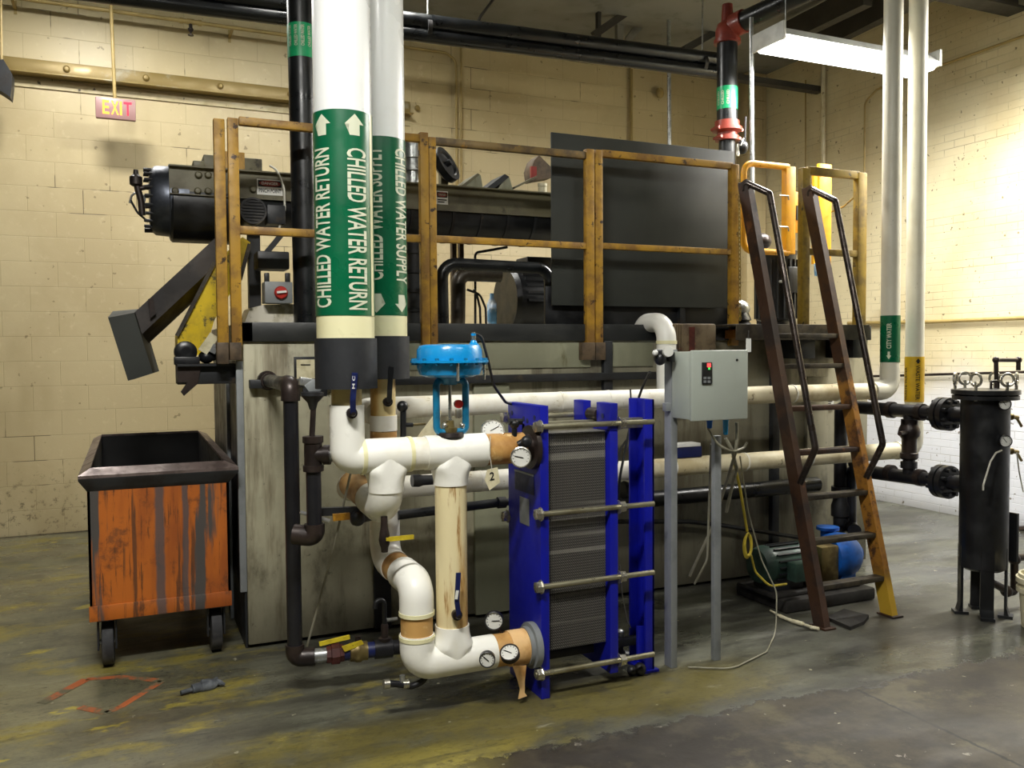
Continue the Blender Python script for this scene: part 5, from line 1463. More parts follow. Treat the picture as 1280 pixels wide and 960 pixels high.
# black pipes behind
z = W(1000, 607, y=4.5).z
pipe('black_header_pipe', [(2.1, 4.5, z), (4.25, 4.5, z)], .05, 'blackpipe', 'long black pipe under the pale horizontal pipe along the tank', n=18)
z = W(560, 636, y=3.85).z
t = thing('black_branch_pipe', (1.4, 3.85, z), 'slim black pipe running to the rear edge of the blue exchanger', 'pipe')
B().tube([W(497, 644, y=3.85), W(626, 628, y=3.85)], .022, 16).done('pipe_run', 'blackpipe', t)
B().lathe(W(622, 628.5, y=3.85), (1, 0, -.0), [(0, .028), (.04, .028), (.042, .018), (.14, .018)], 14).done('union', 'blacksteel', t)
t = thing('black_stub_valve', W(530, 600, y=3.75), 'short black capped stub left of the bypass tee', 'valve')
B().lathe(W(515, 601, y=3.75), (1, 0, -.02), [(0, .028), (.03, .03), (.05, .024), (.12, .022)], 14).done('stub', 'black', t)
t = thing('black_hook_valve', W(503, 545, y=3.75), 'black upright valve hook right of the supply neck', 'valve')
b = B().tube([W(504, 548, y=3.75), W(504, 508, y=3.75)], .014, 10).sphere(W(503, 508, y=3.75), .026, n=12).tube([W(504, 531, y=3.75), W(516, 531, y=3.75)], .01, 8)
b.done('valve_body', 'black', t)
B().tube([W(516, 531, y=3.75), W(532, 530, y=3.75)], .006, 8).done('lever', 'brass', t)
t = tag(pprism(B(), [(520, 549), (548, 512), (552, 514), (544, 549)], 4.05, .01).done('paper_card', 'paper'), 'cream card leaning behind the blue valve yoke', 'card')
# purple ballast box on the tank face
t = thing('small_box', W(865, 572, y=4.3), 'small dark box with a white lid resting on the pale pipe', 'box')
p, q = W(846, 556, y=YL - .02), W(876, 569, y=YL - .02)
B().box(p.x, q.x, YL - .03, YL + .05, zD + RL, p.z - .015, .003).done('case', 'navy', t)
B().box(p.x - .004, q.x - .01, YL - .034, YL + .054, p.z - .015, p.z + .005, .003).done('lid', 'white', t)

# ================================================================== DARK DRAIN PIPING, LEFT OF THE RISERS
yd = 3.9
xd = W(365, 600, y=yd).x
zt = W(362, 480, y=yd).z; zb = W(368, 822, y=yd).z
t = thing('drain_pipe', (xd, yd, zb - .03), 'dark steel drain pipe standing before the left of the tank', 'pipe')
B().tube([(xd, yd, zt - .05), (xd, yd, zb + .04)], .033, 20).done('pipe_run', 'darkpipe', t)
B().tube([(xd, yd, zt - .075), (xd, yd, zt - .005), (xd, yd + .09, zt - .005)], .042, 20, .05).done('top_elbow', 'castiron', t)
B().tube([(xd, yd + .08, zt - .005), (xd, YT - .05, zt - .005)], .033, 20).done('wall_nipple', 'darkpipe', t)
B().lathe((xd, YT, zt - .005), (0, -1, 0), [(0, .05), (.04, .05), (.05, .04), (.09, .04)], 20).done('coupling', 'castiron', t)
B().tube([(xd, yd, zb + .06), (xd, yd, zb), (xd + .085, yd - .02, zb)], .042, 20, .05).done('bottom_elbow', 'castiron', t)
xe = W(390, 819, y=yd).x
dx = Vector((1, -.12, .0)).normalized()
p0 = Vector((xd + .075, yd - .015, zb))
def along(a): return p0 + dx * a
L_ = (W(499, 803, y=yd).x - p0.x)
t2 = thing('drain_union', p0, 'galvanised, red and brass fittings in line on the floor level drain', 'pipe')
B().tube([along(-.01), along(L_ * .17)], .033, 20).done('galvanised_nipple', 'galv', t2)
B().lathe(along(L_ * .15), dx, [(0, .04), (.02, .042), (.022, .05), (L_ * .14, .05), (L_ * .145, .042), (L_ * .19, .04)], 8).done('red_union', 'redbrown', t2)
B().lathe(along(L_ * .33), dx, [(0, .036), (L_ * .08, .036)], 20).done('blue_nipple', 'navy', t2)
B().lathe(along(L_ * .40), dx, [(0, .034), (.004, .044), (.02, .044), (.03, .05), (L_ * .12, .05), (L_ * .14, .044), (L_ * .2, .044), (L_ * .205, .034)], 20).done('brass_valve', 'brass', t2)
B().lathe(along(L_ * .6), dx, [(0, .036), (L_ * .1, .036)], 20).done('blue_nipple', 'navy', t2)
B().lathe(along(L_ * .68), dx, [(0, .036), (.0, .044), (L_ * .2, .044), (L_ * .21, .034), (L_ * .34, .034)], 20).done('black_tee', 'darkpipe', t2)
c = along(L_ * .5)
B().lathe(c + Vector((0, 0, .045)), (0, 0, 1), [(0, .016), (.02, .012), (.025, .016)], 12).done('valve_stem', 'castiron', t2)
B().bar(W(399, 805, y=yd - .03), W(437, 796, y=yd - .03), .012, .018).done('lever', 'ytag', t2)
pprism(B(), [(427, 808), (452, 800), (455, 805), (431, 815)], yd - .075, .003).done('yellow_tag', 'ytag', t2)
q = W(493, 770, y=yd - .1)
c = along(L_ * .8)
t3 = thing('vent_hook', c + Vector((0, 0, .04)), 'small black hooked vent pipe rising from the drain line', 'pipe')
zh = W(484, 745, y=yd).z
B().tube([c + Vector((0, 0, .03)), Vector((c.x, c.y, zh)), Vector((c.x - .04, c.y, zh)), Vector((c.x - .045, c.y, zh - .035))], .011, 10, .02).done('pipe_run', 'black', t3)
B().lathe(c + Vector((0, 0, .035)), (0, 0, 1), [(0, .03), (.015, .03), (.018, .016), (.07, .018), (.08, .014)], 14).done('nut', 'castiron', t3)
B().lathe((c.x + .01, c.y, c.z + .13), (1, 0, 0), [(0, .009), (.05, .009)], 8).done('side_nipple', 'galv', t3)
# second drop with its tee
x2 = W(392, 600, y=YA + .25).x; y2 = YA + .25
def w2(u, v): return W(u, v, y=y2)
zt2, zb2 = w2(392, 567).z, w2(390, 668).z
t = thing('tee_drop', (x2, y2, zb2 - .05), 'short dark pipe drop with rusty tee and elbow beside the white elbow', 'pipe')
B().tube([(x2, y2, zt2), (x2, y2, zb2)], .032, 20).done('pipe_run', 'darkpipe', t)
b = B().lathe((x2, y2, zt2), (0, 0, 1), [(-.075, .044), (-.05, .044), (-.048, .038), (.045, .038), (.048, .044), (.075, .044), (.077, .03)], 20)
b.lathe((x2, y2, zt2 - .005), (.9, -.4, 0), [(0, .036), (.045, .036), (.046, .043), (.075, .043)], 20)
b.done('tee', 'castiron', t)
B().tube([(x2 + .05, y2 - .02, zt2 - .005), (x2 + .17, y2 - .08, zt2 - .005)], .03, 16).done('nipple', 'galv', t)
B().tube([(x2, y2, zb2 + .045), (x2, y2, zb2 - .01), (x2 - .08, y2 + .04, zb2)], .044, 20, .045).done('elbow', 'castiron', t)
b = B().tube([w2(390, 545), w2(392, 505)], .012, 12); b.done('riser_stem', 'castiron', t)
b = B().lathe(w2(391, 512), (0, 0, 1), [(0, .014), (.03, .022), (.06, .05), (.075, .05), (.08, .02)], 16).bar(w2(378, 489), w2(408, 491), .035, .03)
b.done('strainer_head', 'blacksteel', t)
B().bar(w2(384, 489), w2(396, 480), .05, .06, bev=.005).done('strainer_cap', 'strut', t)
B().bar(w2(374, 476), w2(399, 480), .04, .035, bev=.004).done('pale_bracket', 'galv', t)
t = thing('lever_valve', W(430, 650, y=3.75), 'dark valve with a dull orange lever beside the rear elbow', 'valve')
B().tube([W(375, 640, y=3.75), W(412, 651, y=3.75)], .008, 8).done('link_rod', 'galv', t)
b = B().bar(W(385, 640, y=3.8), W(452, 638, y=3.8), .03, .035); b.sphere(W(447, 648, y=3.78), .035, n=12).tube([W(440, 650, y=3.78), W(470, 642, y=3.8)], .025, 12); b.done('valve_body', 'blacksteel', t)
B().bar(W(416, 647, y=3.7), W(437, 645, y=3.7), .014, .03).done('lever', wear('dull_orange_lever', '#b98520', '#8a5f18', 9, .45, .6, .5), t)
tag(B().tube([W(436, 596, y=3.6) if 0 else W(442, 575, y=3.72), W(416, 690, y=3.9), W(382, 814, y=4.02)], .0055, 8).done('thin_rod', 'gcable'), 'thin pale rod leaning down behind the white elbow', 'rod')
t = thing('floor_drain_cock', W(515, 855, y=YA), 'small steel drain cock under the lower white elbow', 'valve')
zq = W(500, 856, y=YA).z
B().tube([W(482, 854, y=YA), W(497, 855, y=YA), W(515, 858, y=YA), W(530, 851, y=YA), W(534, 840, y=YA)], .014, 12, .04).done('pipe_run', 'darkpipe', t)
for u in (483, 507): B().lathe(W(u, 855, y=YA), (1, 0, -.06), [(-.012, .02), (.012, .02)], 12).done('nut', 'steel', t)
B().tube([W(503, 852, y=YA), W(503, 844, y=YA)], .012, 10).done('nipple', 'galv', t)

# ================================================================== LADDER
t = thing('ladder', (3.71, 3.65, 0), 'tall rusty brown steel ladder leaning on the tank landing', 'ladder')
XL, XRR = 3.46, 3.965
ys0, sl = 3.632, .262
def onlad(x, z, off=0): return Vector((x, ys0 + sl * z + off, z))
ztop = W(1018, 232, x=XRR).z
nrm = Vector((0, -1, sl)).normalized()
for x, m in ((XL, 'rust'), (XRR, 'stringer')):
    b = B(); zc = ztop
    b.bar(onlad(x, .0), onlad(x, zc), .012, .085, up=nrm)
    b.bar(onlad(x + .018, .0, -.034), onlad(x + .018, zc, -.034), .045, .012, up=nrm)
    b.bar(onlad(x + .018, .0, .034), onlad(x + .018, zc, .034), .045, .012, up=nrm)
    st = b.done('stringer', m, t)
    # rounded top return and hand rail
    zt = W(960, 242, x=XL).z if x == XL else W(1053, 249, x=XRR).z
    hz0, hz1 = (zt, .99) if x == XL else (zt, .99)
    pts = [onlad(x + .01, ztop - .06, 0), onlad(x + .01, ztop - .01, -.02), onlad(x + .01, zt, -.205), onlad(x + .01, .99, -.205), onlad(x + .01, .78, -.03)]
    B().tube(pts, .019, 14, .03).done('hand_rail', 'handrail', t)
    B().box(x - .02, x + .06, ys0 - .06, ys0 + .06, 0, .01).done('foot', 'rust', t)
for z in (1.439, 1.193, .943, .693, .452, .211, 1.62):
    c0, c1 = onlad(XL, z), onlad(XRR, z)
    B().bar(c0, c1, .07, .028, bev=.003).done('rung', 'rung' if z not in (1.193, .943) else 'rust', t)

# ================================================================== PUMP UNDER THE LADDER
t = thing('pump_plinth', (3.83, 4.1, 0), 'dark oily concrete pump plinth on the floor behind the ladder', 'plinth')
B().box(3.46, 4.16, 3.9, 4.36, 0, .075, .015).box(3.42, 4.1, 3.96, 4.3, .075, .10, .008).done('plinth', 'concrete', t)
zp = .10
cm = W(965, 712, y=4.08)
t = thing('pump', (3.7, 4.1, zp), 'green motor coupled to a blue pump volute on the plinth', 'pump')
zc = .245
xm = 3.40
B().lathe((xm, 4.1, zc), (1, 0, 0), [(0, .07), (.01, .1), (.06, .118), (.07, .118), (.075, .108), (.33, .108), (.34, .118), (.38, .1), (.4, .05)], 32).done('motor', 'motor_green', t)
b = B()
for i in range(18):
    an = 2 * PI * i / 18
    b.bar((xm + .09, 4.1 + .111 * math.cos(an), zc + .111 * math.sin(an)), (xm + .31, 4.1 + .111 * math.cos(an), zc + .111 * math.sin(an)), .008, .018, up=Vector((0, math.cos(an), math.sin(an))))
b.done('motor_fins', 'blacksteel', t)
B().box(xm + .05, xm + .3, 4.02, 4.18, zp, zc - .07, .006).done('motor_foot', 'blacksteel', t)
B().box(xm + .13, xm + .25, 3.9, 3.98, zc - .07, zc + .04, .008).done('terminal_box', 'motor_green', t)
B().lathe((xm + .4, 4.1, zc), (1, 0, 0), [(0, .03), (.03, .03), (.032, .06), (.1, .06), (.102, .03), (.2, .03)], 20).done('shaft_coupling', 'blacksteel', t)
B().box(xm + .42, xm + .56, 4.0, 4.2, zp, zc + .09, .01).done('bearing_frame', 'brass', t)
xv = xm + .56
B().lathe((xv, 4.1, zc), (1, 0, 0), [(0, .06), (.005, .12), (.03, .135), (.05, .138), (.10, .142), (.16, .13), (.2, .1), (.21, .055), (.25, .055)], 36).done('volute', 'volute', t)
B().box(xv + .05, xv + .16, 4.02, 4.18, zp, zc - .08, .006).done('volute_foot', 'volute', t)
xd2 = xv + .10
B().lathe((xd2, 4.2, zc + .05), (0, 0, 1), [(0, .045), (.09, .045), (.092, .07), (.11, .07)], 24).done('discharge', 'volute', t)
# strainer connected piping
XV = 4.49
z_a = W(1110, 512, x=XV).z; z_b = .735
zv0 = .55
t = thing('strainer_piping', (XV, 4.45, zc), 'black piping looping from the pump up to the strainer with a valved bypass', 'pipe')
B().tube([(XV, 3.6, z_a), (XV, 4.46, z_a), (xd2 + .36, 4.46, z_a), (xd2 + .36, 4.46, .54)], .043, 20, .07).done('upper_run', 'darkpipe', t)
B().tube([(XV, 3.6, z_b), (XV, 4.44, z_b - .02), (XV, 4.44, .33), (XV - .1, 4.3, .33)], .043, 20, .06).done('lower_run', 'darkpipe', t)
yb = 3.956
b = B().tube([(XV, yb, z_a), (XV, yb, z_b)], .037, 20)
for z in (z_a - .07, z_b + .07): b.lathe((XV, yb, z), (0, 0, 1), [(-.02, .038), (-.02, .05), (.02, .05), (.02, .038)], 20)
b.done('bypass', 'darkpipe', t)
zm = (z_a + z_b) / 2
B().lathe((XV, yb, zm - .0), (0, 0, 1), [(-.10, .045), (-.09, .055), (-.06, .055), (-.055, .045), (.03, .045), (.05, .06), (.075, .066), (.10, .06), (.12, .05), (.15, .05), (.155, .04)], 20).done('valve', 'castiron', t)
B().tube([(XV - .04, yb - .02, zm + .075), (XV - .15, yb - .06, zm + .075)], .014, 10).done('valve_stem', 'castiron', t)
for z in (z_a, z_b):
    for yy in (4.1, 3.87): B().lathe((XV, yy, z), (0, 1, 0), [(-.02, .044), (-.02, .053), (.02, .053), (.02, .044)], 20).done('coupling', 'castiron', t)
zx = .54
B().lathe((xd2 + .36, 4.46, .60), (0, 0, -1), [(0, .044), (0, .06), (.03, .06), (.032, .045), (.1, .05), (.13, .06), (.2, .06), (.21, .045), (.27, .045)], 18).done('flex_joint', 'blacksteel', t)
B().tube([(xd2 + .36, 4.46, .35), (xd2 + .36, 4.46, .30), (xd2 + .1, 4.3, .30)], .045, 18, .05).done('suction_elbow', 'darkpipe', t)
t = thing('drop_pipe', W(1068, 640, y=4.4), 'slim dark vertical pipe behind the ladder beside the pump riser', 'pipe')
b = B().tube([W(1066, 560, y=4.38), W(1066, 660, y=4.38), Vector((W(1066, 660, y=4.38).x, 4.38, 0))], .022, 14).lathe(W(1066, 575, y=4.38), (0, 0, 1), [(-.04, .03), (.04, .03), (.05, .02), (.1, .015), (.12, .03), (.13, .03)], 14)
b.done('pipe_run', 'blacksteel', t)

# ================================================================== BLACK STRAINER VESSEL AT THE RIGHT
cx, cy = 4.49, 3.43
RVv = .128
ztop = W(1230, 487, y=cy).z; zbot = W(1230, 707, y=cy).z
t = thing('strainer_vessel', (cx, cy, 0), 'black cylindrical strainer vessel on legs at the right edge', 'filter vessel')
B().lathe((cx, cy, zbot - .03), (0, 0, 1), [(0, 0), (.0, .05), (.012, .1), (.03, RVv), (ztop - zbot, RVv), (ztop - zbot + .005, .1)], 40).done('vessel_body', 'black', t)
lid = B().lathe((cx, cy, ztop - .055), (0, 0, 1), [(0, RVv), (0, RVv + .045), (.022, RVv + .045), (.024, RVv + .03), (.03, RVv + .05), (.055, RVv + .05), (.06, RVv), (.062, 0)], 40).done('lid_flange', 'black', t)
for i in range(6):
    an = 2 * PI * i / 6 + .35; bx, by = cx + (RVv + .03) * math.cos(an), cy + (RVv + .03) * math.sin(an)
    B().tube([(bx, by, ztop - .06), (bx, by, ztop + .05)], .009, 8).done('swing_bolt', 'steel', lid)
    c = Vector((bx, by, ztop + .06)); dd = Vector((math.cos(an + 1.2), math.sin(an + 1.2), 0))
    B().tube([c + dd * .034 * math.cos(a) + Vector((0, 0, .034 * math.sin(a))) for a in [2 * PI * k / 16 for k in range(16)]], .008, 8, closed=True).done('eye_nut', 'steel', lid)
B().tube([(cx - .02, cy - .05, ztop), (cx - .02, cy - .05, ztop + .05), (cx + .04, cy - .05, ztop + .05), (cx + .04, cy - .05, ztop)], .007, 8, .015).done('lid_handle', 'castiron', lid)
for an in (-2.3, -1.0, .9, 2.5):
    lx, ly = cx + .118 * math.cos(an), cy + .118 * math.sin(an); dv = Vector((math.cos(an), math.sin(an), 0))
    b = B().bar((lx, ly, .012), (lx, ly, zbot + .12), .07, .014, up=dv)
    b.bar((lx, ly, 0), (lx, ly, .016), .075, .075, up=dv).bar(Vector((lx, ly, .012)) + dv * .012, Vector((lx, ly, .06)), .07, .012, up=dv)
    b.done('leg', 'black', t)
for z in (z_a, z_b):
    b = B().tube([(cx, cy + .1, z), (cx, 3.62, z)], .05, 20)
    for dy in (0, .045): b.lathe((cx, 3.655 + dy, z), (0, 1, 0), [(0, .05), (0, .1), (.034, .1), (.034, .05)], 28)
    for k in range(8):
        an = 2 * PI * k / 8 + .4; b.lathe((cx + .078 * math.cos(an), 3.63, z + .078 * math.sin(an)), (0, 1, 0), [(0, .012), (.13, .012)], 8)
    b.done('nozzle_flange', 'black', t)
for v, lab in ((704, 0),):
    p = W(1251, 648, y=cy - .1)
    for dz in (0, .04): B().sphere((p.x, p.y, p.z + dz - .02), .008, n=8).done('bolt_head', 'steel', t)
pp = W(1260, 655, y=cy); B().box(pp.x - .004, pp.x + .012, cy - .06, cy + .04, W(1260, 700, y=cy).z, W(1260, 640, y=cy).z).done('side_plate', 'black', t)
B().tube([(cx - .02, cy - .03, ztop), (cx + .03, cy, ztop + .17), (cx + .17, cy, ztop + .17), (cx + .17, cy, ztop + .09)], .014, 12, .02).done('vent_pipe', 'castiron', t) if 0 else None
vp = [W(1246, 486, y=cy), W(1245, 450, y=cy), W(1273, 450, y=cy), W(1273, 463, y=cy)]
b = B().tube(vp, .0125, 12, .015)
for q in vp[1:3]: b.sphere(q, .02, n=10)
b.done('vent_pipe', 'castiron', t)
vg = Vector((-.55, -.83, 0))
gauge(W(1256, 505, y=cy - .15), vg, .034, 'upper white dial on the right side of the black vessel', W(1240, 506, y=cy), 'black', .9)
gauge(W(1257, 551.5, y=cy - .15), vg, .034, 'lower white dial on the right side of the black vessel', W(1240, 553, y=cy), 'black', .9)
for v, lab in ((521, 'upper brass sample cock on the black vessel'), (564, 'lower brass sample cock on the black vessel')):
    t4 = thing('sample_cock', W(1262, v, y=cy), lab, 'valve')
    b = B().tube([W(1254, v - 1, y=cy), W(1272, v + 1, y=cy)], .012, 10).sphere(W(1264, v, y=cy), .02, n=10); b.done('cock_body', 'brass', t4)
    B().tube([W(1270, v, y=cy), W(1277, v + 12, y=cy)], .008, 8).done('spout', 'brass', t4)
tag(B().tube([W(1252, 563, y=cy - .14), W(1245, 566, y=cy - .16), W(1238, 577, y=cy - .165), W(1229, 607, y=cy - .165), W(1229, 613, y=cy - .165)], .005, 8, .03).done('drain_wire', 'wcable'), 'pale bent wire hanging on the front of the black vessel', 'wire')
tag(B().tube([W(1271, 566, y=cy - .02), W(1274, 590, y=cy - .02), W(1279, 615, y=cy - .02)], .004, 8, .05).done('drain_wire', 'wcable'), 'pale thin wire hanging right of the black vessel', 'wire')
t = thing('vessel_drain', W(1262, 740, y=cy + .02), 'dark drain pipe with an elbow at the foot of the vessel', 'pipe')
B().tube([W(1236, 726, y=cy), W(1262, 740, y=cy), W(1268, 740, y=cy), W(1268, 697, y=cy), W(1300, 695, y=cy)], .022, 14, .02).done('pipe_run', 'castiron', t)
for u, v in ((1258, 739), (1268, 699)): B().sphere(W(u, v, y=cy), .035, n=12).done('elbow', 'castiron', t)
# cream bucket at the edge
c = W(1306, 786, z=0)
t = thing('bucket', (c.x, c.y, 0), 'cream ribbed plastic bucket cut by the right edge', 'bucket')
B().lathe((c.x, c.y, 0), (0, 0, 1), [(0, .1), (.005, .112), (.2, .125), (.2, .14), (.225, .14), (.227, .128), (.25, .128), (.252, .142), (.28, .142), (.282, .13), (.30, .13), (.302, .118), (.02, .1), (.015, 0)], 36).done('bucket_body', 'hose_white', t)
t.location = (c.x, c.y, 0)
tag(B().tube([W(1262, 660, x=XR - .06), W(1275, 662, x=XR - .06), W(1300, 660, x=XR - .06)], .03, 8, .05).done('floor_pipe', 'castiron'), 'dark pipe near the floor along the right wall behind the vessel', 'pipe')

# ================================================================== CABLES
def cable(pts, r, m, lab, name='cable'): return tag(B().tube(pts, r, 8, .12, 5).done(name, m), lab, 'cable')
yb = 3.37
zg = 1.2
cable([W(885, 535, y=yb), W(897, 556, y=yb), W(915, 565, y=yb), W(930, 560, y=yb + .05), W(934, 553, y=yb + .05)], .006, 'gcable', 'grey cable looping in a curve below the panel glands')
cable([W(907, 548, y=yb), W(915, 562, y=yb), W(921, 585, y=yb + .2), W(914, 612, y=yb + .3), W(908, 640, y=yb + .35)], .009, 'gcable', 'thick grey cable bundle dropping from the light blue gland')
cable([W(921, 528, y=yb), W(921, 560, y=yb), W(912, 590, y=yb + .2), W(890, 660, y=yb + .4), W(862, 720, y=yb + .5)], .008, 'gcable', 'grey cable falling from the panel to the lower left')
cable([W(916, 570, y=3.6), W(925, 610, y=3.7), W(934, 664, y=3.75)], .0075, 'ycable', 'yellow cable dropping straight below the panel')
cy_ = W(936, 680, y=3.72)
pts = [cy_ + Vector((.024 * math.cos(a), .0008 * a, .062 * math.sin(a) - .001 * a)) for a in [PI / 2 + 2 * PI * k / 14 for k in range(36)]]
pts += [W(938, 690, y=3.78), W(944, 715, y=3.8), W(962, 733, y=3.8), W(983, 730, y=3.85)]
cable(pts, .0065, 'ycable', 'yellow cable coiled in a hanging loop then running to the pump')
cable([W(889, 555, y=3.6), W(886, 640, y=3.7), W(884, 700, y=3.75), W(868, 730, y=3.8)], .006, 'gcable', 'thin grey cable hanging behind the second stand leg')
cable([W(925, 570, y=3.65), W(935, 640, y=3.7), W(952, 700, y=3.75), W(971, 740, y=3.7), W(970, 790, z=.01), W(958, 815, z=.008), W(915, 836, z=.008), W(860, 834, z=.008)], .004, 'gcable', 'thin grey wire reaching the floor in a curve before the stand')
cable([W(788, 487, y=4.1), W(789, 510, y=4.05), W(789, 545, y=4.05)], .005, 'bcable', 'short black cable hanging over the upper white pipe')
cable([W(812, 465, y=3.9), W(800, 490, y=4.08), W(786, 540, y=4.0), W(775, 595, y=3.95), W(771, 640, y=4.0)], .007, 'bcable', 'black cable running down behind the blue exchanger')
cable([W(766, 600, y=4.0), W(776, 560, y=4.02), W(787, 545, y=4.02)], .006, 'bcable', 'black cable curving behind the exchanger nuts')
cable([W(772, 652, y=4.5), W(860, 652, y=4.55), W(905, 657, y=4.55), W(1000, 672, y=4.5)], .014, 'blacksteel', 'sagging dark hose along the tank face behind the stand')
cable([W(775, 706, y=3.55), W(778, 745, y=3.57), W(784, 775, y=3.6), W(795, 800, y=3.62)], .003, 'gcable', 'thin buff wire hanging from the exchanger nut', 'wire')
t = thing('gate_valve', W(795, 620, y=4.3), 'dark valve with white tape behind the exchanger', 'valve')
b = B().lathe(W(778, 613, y=4.3), (1, 0, 0), [(0, .05), (.015, .055), (.03, .05), (.035, .02), (.1, .02)], 20); b.done('hand_wheel', 'black', t)
B().tube([W(800, 616, y=4.3), Vector((W(800, 616, y=4.3).x, YT, W(800, 616, y=4.3).z))], .02, 12).done('nipple', 'blackpipe', t)
B().sphere(W(800, 616, y=4.3), .045, (1, 1, 1.1), 14).done('taped_body', 'wrap', t)
t = thing('pipe_fitting', W(795, 810, y=3.56), 'dark pipe fittings on the floor behind the end column', 'pipe fitting')
b = B().tube([W(774, 795, y=3.6), W(776, 828, y=3.6)], .016, 10).tube([W(778, 820, y=3.65), W(806, 826, y=3.65)], .03, 12).sphere(W(800, 836, z=.03), .03, n=10).sphere(W(790, 838, z=.025), .025, n=10)
b.done('fittings', 'blacksteel', t)
B().lathe(W(775, 792, y=3.6), (0, 0, 1), [(-.012, .018), (.012, .022), (.02, .01)], 12).done('cap', 'galv', t)

# ================================================================== ORANGE BIN
YBn = 4.57
zr = .994; z0 = .257
xL, xR_ = -.199, .447
pbk = W(139, 542, z=zr).y
yBk = 6.45
t = thing('waste_cart', ((xL + xR_) / 2, YBn, 0), 'scuffed orange steel cart bin on casters before the block wall', 'cart')
xi, xj = -.178, .444
zf = W(112, 608, y=YBn).z
b = B()
w_ = .012
b.box(xL, xR_, YBn, YBn + w_, z0, zf + .03).box(xL, xR_, yBk - w_, yBk, z0, zf + .03).box(xL, xL + w_, YBn, yBk, z0, zf + .03).box(xR_ - w_, xR_, YBn, yBk, z0, zf + .03)
b.box(xL, xR_, YBn, yBk, z0, z0 + .012)
b.box(xL - .004, xR_ + .004, YBn - .008, YBn + .01, z0, z0 + .075, .003)
b.done('bin_body', 'bin', t)
B().box(xL + .0125, xR_ - .0125, YBn + .0125, YBn + .016, z0 + .013, zr - .012).box(xL + .0125, xR_ - .0125, yBk - .016, yBk - .0125, z0 + .013, zr - .012).box(xL + .0125, xL + .016, YBn + .0125, yBk - .0125, z0 + .013, zr - .012).box(xR_ - .016, xR_ - .0125, YBn + .0125, yBk - .0125, z0 + .013, zr - .012).box(xL + .0125, xR_ - .0125, YBn + .0125, yBk - .0125, z0 + .012, z0 + .016).done('liner', 'bin_in', t)
# flared rim, four mitred sides
zi, zo = zr + .004, .968
fo = .042
I = [Vector(p) for p in ((xL + .018, YBn + .018, zi), (xR_ - .018, YBn + .018, zi), (xR_ - .018, yBk - .018, zi), (xL + .018, yBk - .018, zi))]
O = [Vector(p) for p in ((xL - .035, YBn - fo, zo), (xR_ + .045, YBn - fo, zo), (xR_ + .045, yBk + fo, zo), (xL - .035, yBk + fo, zo))]
b = B()
for i in range(4):
    j = (i + 1) % 4; dn = Vector((0, 0, -.014))
    b.hexa([I[i], I[j], O[j], O[i]], [I[i] + dn, I[j] + dn, O[j] + dn, O[i] + dn])
b.done('rim', 'bin_rim', t)
b = B()
for i in range(4):
    j = (i + 1) % 4
    p_, q_ = O[i] + Vector((0, 0, -.014)), O[j] + Vector((0, 0, -.014))
    ip, jp = Vector((max(min(p_.x, xR_), xL), max(min(p_.y, yBk), YBn), zf - .015)), Vector((max(min(q_.x, xR_), xL), max(min(q_.y, yBk), YBn), zf - .015))
    dn = Vector((0, 0, -.01))
    b.hexa([p_, q_, jp, ip], [p_ + dn, q_ + dn, jp + dn, ip + dn])
b.done('rim_underside', 'blacksteel', t)
for u0, u1, v0, v1 in ((127, 143, 778, 834), (265, 279.5, 760, 813)):
    yw = YBn + .02
    xx0, xx1 = W(u0, 800, y=yw).x, W(u1, 800, y=yw).x
    cs = thing  # noqa
    cw = B().box(xx0 - .02, xx1 + .012, yw, yw + .13, z0 - .012, z0, .003).box(xx0 - .02, xx0 - .012, yw + .02, yw + .11, .1, z0 - .01).box(xx1 + .004, xx1 + .012, yw + .02, yw + .11, .1, z0 - .01).done('caster', 'blacksteel', t)
    B().lathe((xx0 - .002, yw + .105, .118), (1, 0, 0), [(0, .1), (.004, .116), ((xx1 - xx0) - .004, .116), (xx1 - xx0, .1)], 36).done('wheel', 'rubber', cw)
    B().tube([(xx0 - .018, yw + .105, .118), (xx1 + .01, yw + .105, .118)], .014, 12).done('axle', 'galv', cw)
for xx in (xL + .09, xR_ - .09):
    cw = B().box(xx - .05, xx + .05, yBk - .3, yBk - .14, z0 - .012, z0, .003).box(xx - .045, xx - .037, yBk - .27, yBk - .17, .09, z0 - .01).box(xx + .037, xx + .045, yBk - .27, yBk - .17, .09, z0 - .01).done('caster', 'blacksteel', t)
    B().lathe((xx - .03, yBk - .22, .118), (1, 0, 0), [(0, .1), (.004, .116), (.056, .116), (.06, .1)], 36).done('wheel', 'rubber', cw)

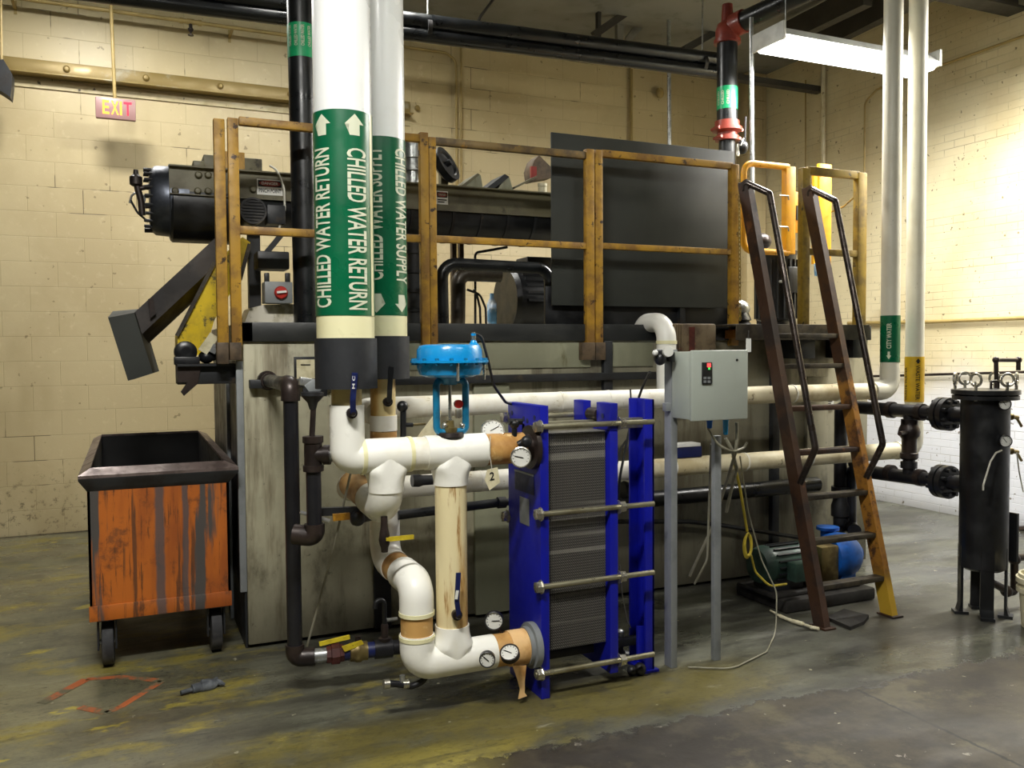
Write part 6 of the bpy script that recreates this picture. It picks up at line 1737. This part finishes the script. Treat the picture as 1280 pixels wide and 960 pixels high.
# ================================================================== ON THE FLOOR
fl = bpy.data.objects['floor']
b = B()
P = [W(u, v, z=.0008) for u, v in ((52, 879), (108, 849), (150, 846), (203, 851), (150, 884), (133, 891), (100, 884))]
for a, c, w_ in ((0, 1, .05), (1, 2, .035), (2, 3, .04), (3, 4, .035), (4, 5, .035), (5, 6, .04)):
    q0, q1 = P[a].copy(), P[c].copy(); q0.z = q1.z = .001
    b.bar(q0, q1, w_, .0012)
o = b.done('paint_outline', 'orange_chalk', fl)
t = thing('twisted_rag', W(250, 862, z=0), 'dark grey twisted rag lying on the floor before the cart', 'rag')
b = B()
p = [W(u, v, z=.016) for u, v in ((226, 866), (240, 862), (252, 859), (264, 857), (272, 852), (278, 855), (281, 855))]
b.tube(p, lambda s: .008 + .016 * math.sin(PI * min(s * 1.1 + .05, 1)), 10, .03)
b.tube([x + Vector((0, .03, .006)) for x in p[1:5]], lambda s: .007 + .01 * math.sin(PI * s), 10, .03)
b.done('rag_cloth', wear('dark_grey_cloth', '#3b3f44', '#5e6266', 20, .45, .65, .85, bstr=.4), t)
t = tag(B().prism([W(u, v, z=0) for u, v in ((1033, 775), (1055, 765), (1086, 773), (1080, 781), (1063, 788))], (0, 0, .02)).done('floor_plate', 'concrete'), 'flat dark slab lying at the foot of the ladder', 'slab')
t = tag(B().tube([W(u, v, z=.015) for u, v in ((963, 763), (975, 770), (990, 776), (1004, 780), (1014, 784), (1024, 786))], lambda s: .006 + .006 * abs(math.sin(s * 9)), 8, .03).done('frayed_cord', 'hose_white'), 'short frayed whitish cord on the floor before the pump', 'cord')

# repeats of one kind carry a shared group phrase
GROUPS = {'gauge': 'round dial gauges', 'guard_rail': 'yellow guard rail panels', 'ball_valve': 'lever ball valves', 'cable': 'cables around the stand and exchanger',
          'wall_conduit': 'painted wall conduits', 'hatch_flap': 'hatch flaps on the trough', 'black_main_pipe': 'black mains under the roof', 'pipe_hanger': 'pipe hangers on the black mains',
          'sample_cock': 'sample cocks on the black vessel', 'drain_wire': 'pale wires at the black vessel', 'trough_post': 'rusty posts under the trough', 'black_hose': 'looped black hoses'}
for o in bpy.data.objects:
    k = o.name.split('.')[0]
    if o.parent is None and k in GROUPS and o.get('category'): o['group'] = GROUPS[k]
